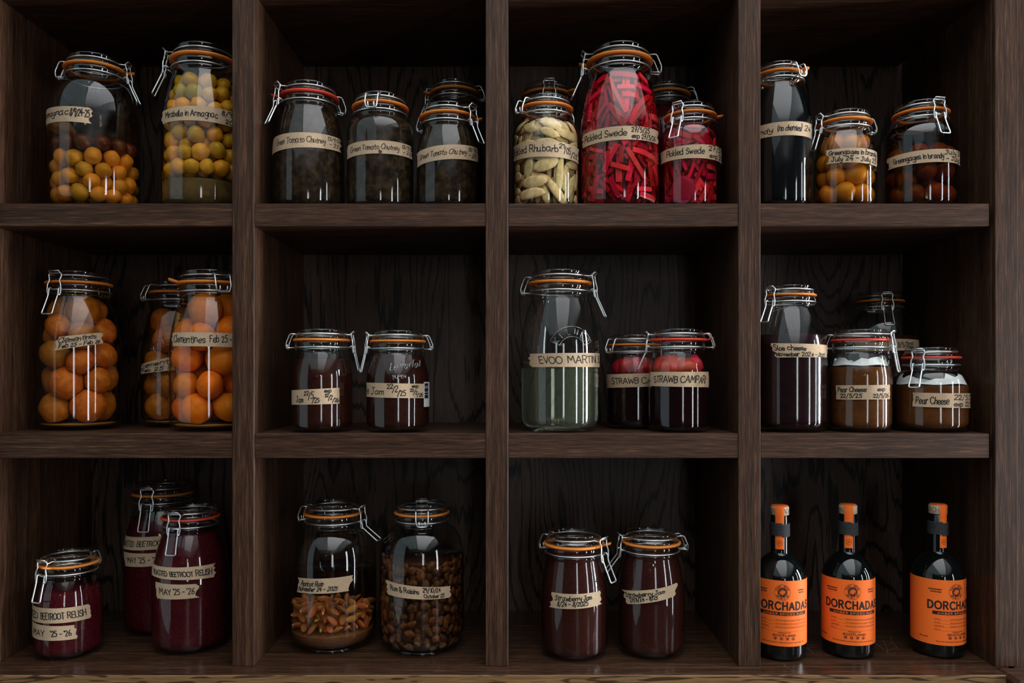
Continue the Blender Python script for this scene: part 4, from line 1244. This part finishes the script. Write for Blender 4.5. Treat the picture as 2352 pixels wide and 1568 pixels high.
def slice_maker(ar, br, tr, lump=.12):
    def make(rng):
        a, b, T = rng.uniform(*ar), rng.uniform(*br), rng.uniform(*tr)
        V0, Fc = blob(rng.randrange(9999), 1.0, (1, 1, 1), lump, 0, 18, 8)
        V = [(p[0] * a, p[1] * b, (p[2] + 1) * T / 2) for p in V0]
        S = [(x * a * .62, 0) for x in (-1, 0, 1)]
        return V, Fc, a * 2, b * 1.35, rng.gauss(0, .55) if rng.random() < .6 else PI / 2 + rng.gauss(0, .5), S
    return make

shell('A9', 'swede_stick', stick_maker((.024, .075), (.0055, .0120), (.003, .004), .5), 240, ((.0, .30), (.0046, .35), (.0092, .35)), .010, lv('A9', 165), 61,
      'crimson pickled swede stick in the tallest jar of the top row', 'swede stick', 'swede sticks in the tallest jar', mats=[M_SWEDE, M_SWEDE, M_SWEDE_D, M_SWEDE_D, M_SWEDE_O])
fill('A9', lv('A9', 172), plain('pressed swede', (0.20, 0.006, 0.022), rough=.4, var=(0.10, 0.003, 0.012), scale=140), 'pickled_swede', 'deep red mass of swede in the middle of the tallest jar', 'swede', gap=.0172)
bs = JARS['A11']
pS, zS = hit(bs, 1565, 435)
V0, F0 = blob(3, 1, (1, 1, 1), .03, 0, 28, 8)
Wv = []
for p in V0:
    r = inner(bs, zS, .0020) - (p[2] + 1) * .0022
    q = pS + p[0] * .0232 / bs.R
    Wv.append(np.array((r * math.sin(q), -r * math.cos(q), zS + p[1] * .0232)))
cS = sum(Wv) / len(Wv)
o = mk('beet_slice', ([q - cS for q in Wv], F0), M_SLICE, None, loc=tuple(cS + np.array((bs.x, bs.y, bs.z))))
tag(o, 'round purple slice pressed against the glass of the small swede jar', 'slice')
shell('A11', 'swede_stick', stick_maker((.020, .05), (.0055, .010), (.003, .004), .5), 130, ((.0055, .5), (.0102, .5)), .008, lv('A11', 284), 62,
      'crimson pickled swede stick in the small swede jar', 'swede stick', 'swede sticks in the small jar', mats=[M_SWEDE, M_SWEDE, M_SWEDE_D, M_SWEDE_D, M_SWEDE_O])
fill('A11', lv('A11', 290), bpy.data.materials['pressed swede'], 'pickled_swede', 'deep red mass of swede in the middle of the small jar', 'swede', gap=.0172)
shell('A7', 'rhubarb_slice', slice_maker((.015, .032), (.0070, .0112), (.0034, .0046), .22), 210, ((.0, .33), (.0055, .34), (.011, .33)), .008, lv('A7', 268), 63,
      'pale slice of pickled rhubarb in the top row jar', 'rhubarb slice', 'pickled rhubarb slices', mats=[M_RHU])
fill('A7', lv('A7', 275), plain('pressed rhubarb', (0.42, 0.29, 0.12), rough=.5, var=(0.20, 0.11, 0.04), scale=120), 'pickled_rhubarb', 'heap of rhubarb in the middle of its jar', 'rhubarb', gap=.0215)

shell('C5', 'raisin', slice_maker((.0062, .0110), (.0046, .0078), (.005, .007), .34), 300, ((.0, .4), (.0062, .35), (.0124, .25)), .009, lv('C5', 1300), 64,
      'plump brown raisin in the jar of rum and raisins', 'raisin', 'raisins in rum', mats=[M_RAIS])
fill('C5', lv('C5', 1304), plain('raisin mass', (0.10, 0.056, 0.032), rough=.5, spec=.2, var=(0.025, 0.013, 0.008), scale=170), 'rum_raisins', 'dark mass of raisins in the middle of their jar', 'raisins', gap=.0205, zbot=.012)

# mustard seeds in the brine, vanilla pod, crumpled paper in the pear cheese jars
rng = random.Random(5)
V, Fc = [], []
j9 = J['A9']
for _ in range(420):
    p, z = math.radians(rng.gauss(20, 38)), rng.choice((rng.uniform(.012, .03), rng.gauss(.20, .03), rng.gauss(.09, .03), rng.gauss(.15, .02)))
    if not .03 < z < lv('A9', 190):
        continue
    r = inner(j9, z, .0028)
    c = np.array((r * math.sin(p), -r * math.cos(p), z))
    b = len(V)
    s = rng.uniform(.0008, .0011)
    V += [c + s * np.array(q) for q in ((1, 0, 0), (-1, 0, 0), (0, 1, 0), (0, -1, 0), (0, 0, 1), (0, 0, -1))]
    Fc += [tuple(b + i for i in q) for q in ((0, 2, 4), (2, 1, 4), (1, 3, 4), (3, 0, 4), (2, 0, 5), (1, 2, 5), (3, 1, 5), (0, 3, 5))]
o = mk('mustard_seeds', (V, Fc), M_SEED, None, loc=(j9.x, j9.y, j9.z))
tag(o, 'tan mustard seeds scattered through the tallest swede jar', 'seeds', kind='stuff')
j2 = J['A2']
zp = lv('A2', 452)
P = [(-.012, -j2.R * .80, lv('A2', 446)), (.005, -j2.R * .88, lv('A2', 430)), (.022, -j2.R * .84, lv('A2', 412)), (.040, -j2.R * .62, lv('A2', 388)), (.050, -j2.R * .45, lv('A2', 360))]
def paper(key, py0, py1, seed):
    j = JARS[key]
    z0, z1 = lv(key, py0), lv(key, py1)
    rng = np.random.RandomState(seed)
    n = 72
    up = np.interp(np.arange(n), np.arange(0, n + 1, 4), np.append(rng.uniform(.2, 1, n // 4), .5))
    tuck = np.interp(np.arange(n), np.arange(0, n + 1, 3), np.append(rng.uniform(0, .0035, n // 3), 0))
    V, Fc = [(0, 0, z0 + .002)], []
    rings = ((.5, 0), (.85, 0), (.97, 0), (.985, .55), (.99, 1))
    for fr, fz in rings:
        for k in range(n):
            a = 2 * PI * k / n
            z = z0 + .0012 + fz * up[k] * (z1 - z0)
            r = (inner(j, z, .0024) if fz else inner(j, z0, .0024)) * fr - (tuck[k] if fz else 0)
            V.append((r * math.sin(a), -r * math.cos(a), z + (.0008 * math.sin(5 * a) if not fz else 0)))
    for k in range(n):
        Fc.append((0, 1 + k, 1 + (k + 1) % n))
        for i in range(len(rings) - 1):
            Fc.append((1 + i * n + k, 1 + (i + 1) * n + k, 1 + (i + 1) * n + (k + 1) % n, 1 + i * n + (k + 1) % n))
    return mk('paper_disc', (V, Fc), M_PAPERW, None, smooth=False, loc=(j.x, j.y, j.z))
tag(paper('B11', 840, 814, 3), 'crumpled white paper disc on the pear cheese in the taller jar', 'paper')
tag(paper('B12', 884, 858, 4), 'crumpled white paper disc on the pear cheese in the short wide jar', 'paper')

# ------------------------------------------------------------------ bottles
def bottle(xl, xr, ybase, ytop, label, seal_deg, print_deg, cap_deg):
    j = Jar()
    zb = Z_BASE
    yb = (ZE - zb) * F / (ybase - HY) + .002
    yc = yb + .04
    for _ in range(4):
        j.x, j.R = solve_round(xl, xr, yc)
        yc = yb + j.R * .96
    j.y, j.z = yc, zb + 0.0004
    R = j.R
    zz = lambda py: ZE - (py - HY) * yc / F - zb
    dy = ytop - 1155.0
    q = lambda py: zz(py + dy)
    rn = R * .335
    zsh, znk = q(1325), q(1262)
    H = q(1158)
    zcap = q(1179)
    pts = [(0, .003), (R * .6, .002), (R * .86, 0), (R * .94, .002), (R * .985, .006), (R, .012), (R, zsh)]
    for k in range(1, 13):
        a = PI / 2 * k / 12
        pts.append((rn * 1.06 + (R - rn * 1.06) * max(math.cos(a), 0.0) ** 0.72, zsh + (znk - zsh) * k / 12 * .93))
    pts += [(rn * 1.01, zsh + (znk - zsh) * 1.0), (rn, znk + .004), (rn, zcap - .001), (rn * .96, zcap - .0004), (0, zcap - .0004)]
    j.H, j.prof = H, pts
    j.pz, j.pr = np.array([p[1] for p in pts[2:-2]]), np.array([p[0] for p in pts[2:-2]])
    face = -math.degrees(math.atan2(j.x, j.y))
    seal_deg, print_deg, cap_deg = seal_deg + face, print_deg + face, cap_deg + face
    root = j.root = empty('rum_bottle', (j.x, j.y, j.z))
    tag(root, label, 'bottle', 'black bottles with orange labels')
    mk('glass_body', lathe(pts, 72), M_BOTTLE, root)
    rc = rn * 1.045
    cap = mk('stopper', lathe([(0, zcap), (rc - .001, zcap), (rc, zcap + .001), (rc, H - .0022), (rc - .0016, H - .0004), (0, H)], 48), M_CORK, root)
    def ring_text(text, a0, step, z0, cap_h, r, wid, mat, parent, name):
        st_ = []
        for i, ch in enumerate(text):
            for s in GL[ch].split('|'):
                st_.append([(a0 * r + step * r * i + (x - 3) * cap_h / 10, y * cap_h / 10) for x, y in catmull([tuple(map(float, p.split(','))) for p in s.split()], 4)])
        pl = lambda u, v: (r * math.sin(u / r), -r * math.cos(u / r), z0 + v)
        return mk(name, ribbons(st_, wid, pl), mat, parent, smooth=False)
    ring_text('DORCHADAS', math.radians(cap_deg), math.radians(23), zcap + (H - zcap) * .25, (H - zcap) * .48, rc + .0003, .0008, M_STAMP, cap, 'stamped_lettering')
    # orange seal strip over the stopper and down the neck
    hw = math.radians(28)
    sd = math.radians(seal_deg)
    zlow = q(1255)
    prof = [(rn + .0005, zlow), (rn + .0005, zcap - .0035), (rc + .0005, zcap + .0005), (rc + .0005, H - .002), (rc - .001, H + .0002), (0.0004, H + .0006)]
    V, Fc = [], []
    m = 14
    for r, z in prof:
        for i in range(m + 1):
            a = sd - hw + 2 * hw * i / m
            V.append((r * math.sin(a), -r * math.cos(a), z))
    for k in range(len(prof) - 1):
        for i in range(m):
            b = k * (m + 1) + i
            Fc.append((b, b + 1, b + m + 2, b + m + 1))
    strip = mk('seal_strip', join((V, Fc), lathe([(0, H + .0007), (rc - .0022, H + .0006), (rc - .0008, H - .0006)], 48)), M_LABEL, root)
    r5 = rn + .0009
    ze = (zlow + q(1227)) / 2
    ss = [[(.0042 * math.cos(a), .0042 * math.sin(a)), (.0042 * math.cos(a + .12), .0042 * math.sin(a + .12))] for a in np.linspace(0, 2 * PI, 24, endpoint=False)]
    ss += [[(-.0015, -.0016), (-.0015, .0016), (.0015, -.0016), (.0015, .0016), (-.0015, -.0016)]]
    mk('hourglass_mark', ribbons(ss, .0005, lambda u, v: (r5 * math.sin(sd + u / r5), -r5 * math.cos(sd + u / r5), ze + v)), M_PRINT, strip, smooth=False)
    # cord wound round the neck
    zc0, zc1 = q(1227), q(1196)
    turns, rcord = 10, (zc1 - zc0) / 10 / 2
    P = []
    for i in range(turns * 36 + 1):
        a = 2 * PI * i / 36
        P.append(((rn + .0006 + rcord * .55) * math.sin(a), -(rn + .0006 + rcord * .55) * math.cos(a), zc0 + rcord * .6 + (zc1 - zc0 - rcord * 1.2) * i / (turns * 36)))
    mk('neck_cord', tube(P, rcord * .98, False, 6), M_CORD, root)
    # paper label
    zt, zl = level(j, 1331 + dy * .6), level(j, 1481 + dy)
    Hh = zt - zl
    off = .0005
    span = math.radians(128)
    pd = math.radians(print_deg)
    V, Fc = [], []
    n = 72
    for i in range(n + 1):
        a = pd - span + 2 * span * i / n
        for z in (zl, zl + Hh * .33, zl + Hh * .66, zt):
            V.append(((R + off) * math.sin(a), -(R + off) * math.cos(a), z))
    for i in range(n):
        for k in range(3):
            b = i * 4 + k
            Fc.append((b, b + 4, b + 5, b + 1))
    lab = mk('paper_label', (V, Fc), M_LABEL, root)
    Rp = R + off + .00035
    pl = lambda u, v: (Rp * math.sin(pd + u / Rp), -Rp * math.cos(pd + u / Rp), zt - Hh * v if False else zt - v)
    def line(text, uc, vb, width, caph, wid, name, mat=M_PRINT, gap=2.4):
        st_ = text_strokes(text, uc - width / 2, 0, width, caph, gap=gap)
        return mk(name, ribbons([[(u, vb - v) for u, v in s] for s in st_], wid, lambda u, v: (Rp * math.sin(pd + u / Rp), -Rp * math.cos(pd + u / Rp), zt - v)), mat, lab, smooth=False)
    h = Hh
    u0 = .003
    line('DORCHADAS', u0, h * .440, R * 2.28, h * .112, .0024, 'title_lettering', gap=3.4)
    bar = []
    for i in range(21):
        u = u0 - R * .98 + R * 1.96 * i / 20
        bar.append(pl(u, h * .478))
        bar.append(pl(u, h * .530))
    mk('title_bar', (bar, [(2 * i, 2 * i + 1, 2 * i + 3, 2 * i + 2) for i in range(20)]), M_PRINT, lab, smooth=False)
    Rq = Rp + .0003
    st_ = text_strokes('AMBER SPICED RUM', u0 - R * .8, 0, R * 1.6, h * .026, gap=4.0)
    mk('bar_lettering', ribbons([[(u, h * .519 - v) for u, v in s] for s in st_], .00062, lambda u, v: (Rq * math.sin(pd + u / Rq), -Rq * math.cos(pd + u / Rq), zt - v)), M_LABEL, lab, smooth=False)
    # round emblem: ring, words round it, arched doorway in a dark disc
    ec, er = h * .178, h * .118
    ss = [[(er * math.cos(a), ec + er * math.sin(a)) for a in np.linspace(0, 2 * PI, 49)]]
    mk('emblem_ring', ribbons(ss, .0004, pl), M_PRINT, lab, smooth=False)
    ss = []
    for text, a0, a1, flip in (('EAST NEUK', -1.15, 1.15, 1), ('SPIRIT CO', -1.0, 1.0, -1)):
        for i, ch in enumerate(text):
            if ch == ' ':
                continue
            a = a0 + (a1 - a0) * i / (len(text) - 1)
            r_b = er * .70 if flip > 0 else er * .90
            for s in GL[ch].split('|'):
                q_ = catmull([tuple(map(float, p.split(','))) for p in s.split()], 3)
                cc = []
                for x, y in q_:
                    lx, ly = (x - 3) * er * .022, y * er * .020
                    if flip > 0:
                        cc.append((r_b * math.sin(a) + lx * math.cos(a) + ly * math.sin(a), ec - (r_b * math.cos(a) - lx * math.sin(a) + ly * math.cos(a))))
                    else:
                        b_ = PI - a
                        cc.append((r_b * math.sin(b_) - lx * math.cos(b_) - ly * math.sin(b_), ec - (r_b * math.cos(b_) + lx * math.sin(b_) - ly * math.cos(b_))))
                ss.append(cc)
    mk('emblem_lettering', ribbons(ss, .0006, pl), M_PRINT, lab, smooth=False)
    disc = [pl(er * .60 * math.cos(a), ec + er * .60 * math.sin(a)) for a in np.linspace(0, 2 * PI, 32, endpoint=False)]
    mk('emblem_disc', (disc, [tuple(range(32))]), M_PRINT, lab, smooth=False)
    plq = lambda u, v: (Rq * math.sin(pd + u / Rq), -Rq * math.cos(pd + u / Rq), zt - v)
    ss = []
    for r_, y_ in ((.26, .42), (.36, .42)):
        ss.append([(-er * r_, ec + er * y_)] + [(er * r_ * math.cos(a), ec - er * .08 - er * r_ * math.sin(a)) for a in np.linspace(PI, 0, 12)] + [(er * r_, ec + er * y_)])
    for y_ in (-.3, -.14, .02, .18, .34):
        for s_ in (-1, 1):
            ss.append([(s_ * er * .40, ec + er * y_), (s_ * er * .50, ec + er * y_)])
    mk('emblem_doorway', join(ribbons(ss, .0003, plq), ribbons([[(0, ec - er * .1), (0, ec + er * .32)]], er * .16, plq)), M_LABEL, lab, smooth=False)
    line('INDEPENDENT', u0 - R * .88, h * .155, R * .48, h * .016, .0005, 'small_print')
    line('PURVEYORS', u0 - R * .86, h * .192, R * .38, h * .016, .0005, 'small_print')
    line('ORIGINAL', u0 + R * .72, h * .155, R * .34, h * .016, .0005, 'small_print')
    line('RECIPE', u0 + R * .72, h * .192, R * .26, h * .016, .0005, 'small_print')
    for k, (a, b) in enumerate((('Notes', 'Toffee treacle cinnamon nutmeg and vanilla'), ('Aroma', 'Warming spice dark sugar and tropical'), ('Ingredients', 'Molasses rum Caribbean spices and vanilla'), ('Serve', 'neat'))):
        v = h * (.605 + .052 * k)
        line(a, u0 - R * (.80 if k != 2 else .74), v, R * (.20 if k != 2 else .32), h * .014, .00028, 'tasting_note', M_BROWNPRINT)
        if k < 3:
            line(b, u0 + R * .32, v, R * 1.30, h * .014, .00028, 'tasting_note', M_BROWNPRINT)
        ss = [[(u0 + R * (-.95 + 1.92 * i / 12), v + h * .012) for i in range(13)]]
        mk('rule_line', ribbons(ss, .00022, pl), M_BROWNPRINT, lab, smooth=False)
    line('PRODUCT OF', u0, h * .797, R * .46, h * .012, .00035, 'small_print')
    line('SCOTLAND', u0, h * .845, R * .86, h * .028, .0007, 'origin_lettering')
    for k in range(4):
        uc, vc, ri = u0 + R * (-.34 + .227 * k), h * .880, h * .019
        ss = [[(uc + ri * math.cos(a), vc + ri * math.sin(a)) for a in np.linspace(0, 2 * PI, 17)]]
        ss += [[(uc - ri * .5, vc - ri * .5), (uc + ri * .5, vc + ri * .5)], [(uc - ri * .5, vc + ri * .5), (uc + ri * .5, vc - ri * .5)]] if k % 2 == 0 else [[(uc - ri * .6, vc), (uc + ri * .6, vc)], [(uc, vc), (uc, vc + ri * .6)]]
        mk('round_icon', ribbons(ss, .0006, pl), M_PRINT, lab, smooth=False)
    line('Imported, Distilled & Bottled by East Neuk Spirit Co', u0, h * .945, R * 1.7, h * .013, .0003, 'small_print', M_PRINT)
    line('40% vol 70cl', u0 - R * 1.32, h * .90, R * .34, h * .016, .0004, 'small_print', M_PRINT)
    return j
bottle(1730, 1853, 1521.5, 1157.6, 'black rum bottle with an orange label partly hidden by the third upright', 0, 6, -84)
bottle(1886.6, 2010, 1516.5, 1155, 'black rum bottle with an orange label standing in the middle of three', 6, 10, -160)
bottle(2091, 2219, 1515.5, 1154.6, 'black rum bottle whose orange label is turned towards the right, nearest the end panel', 40, 40, -95)
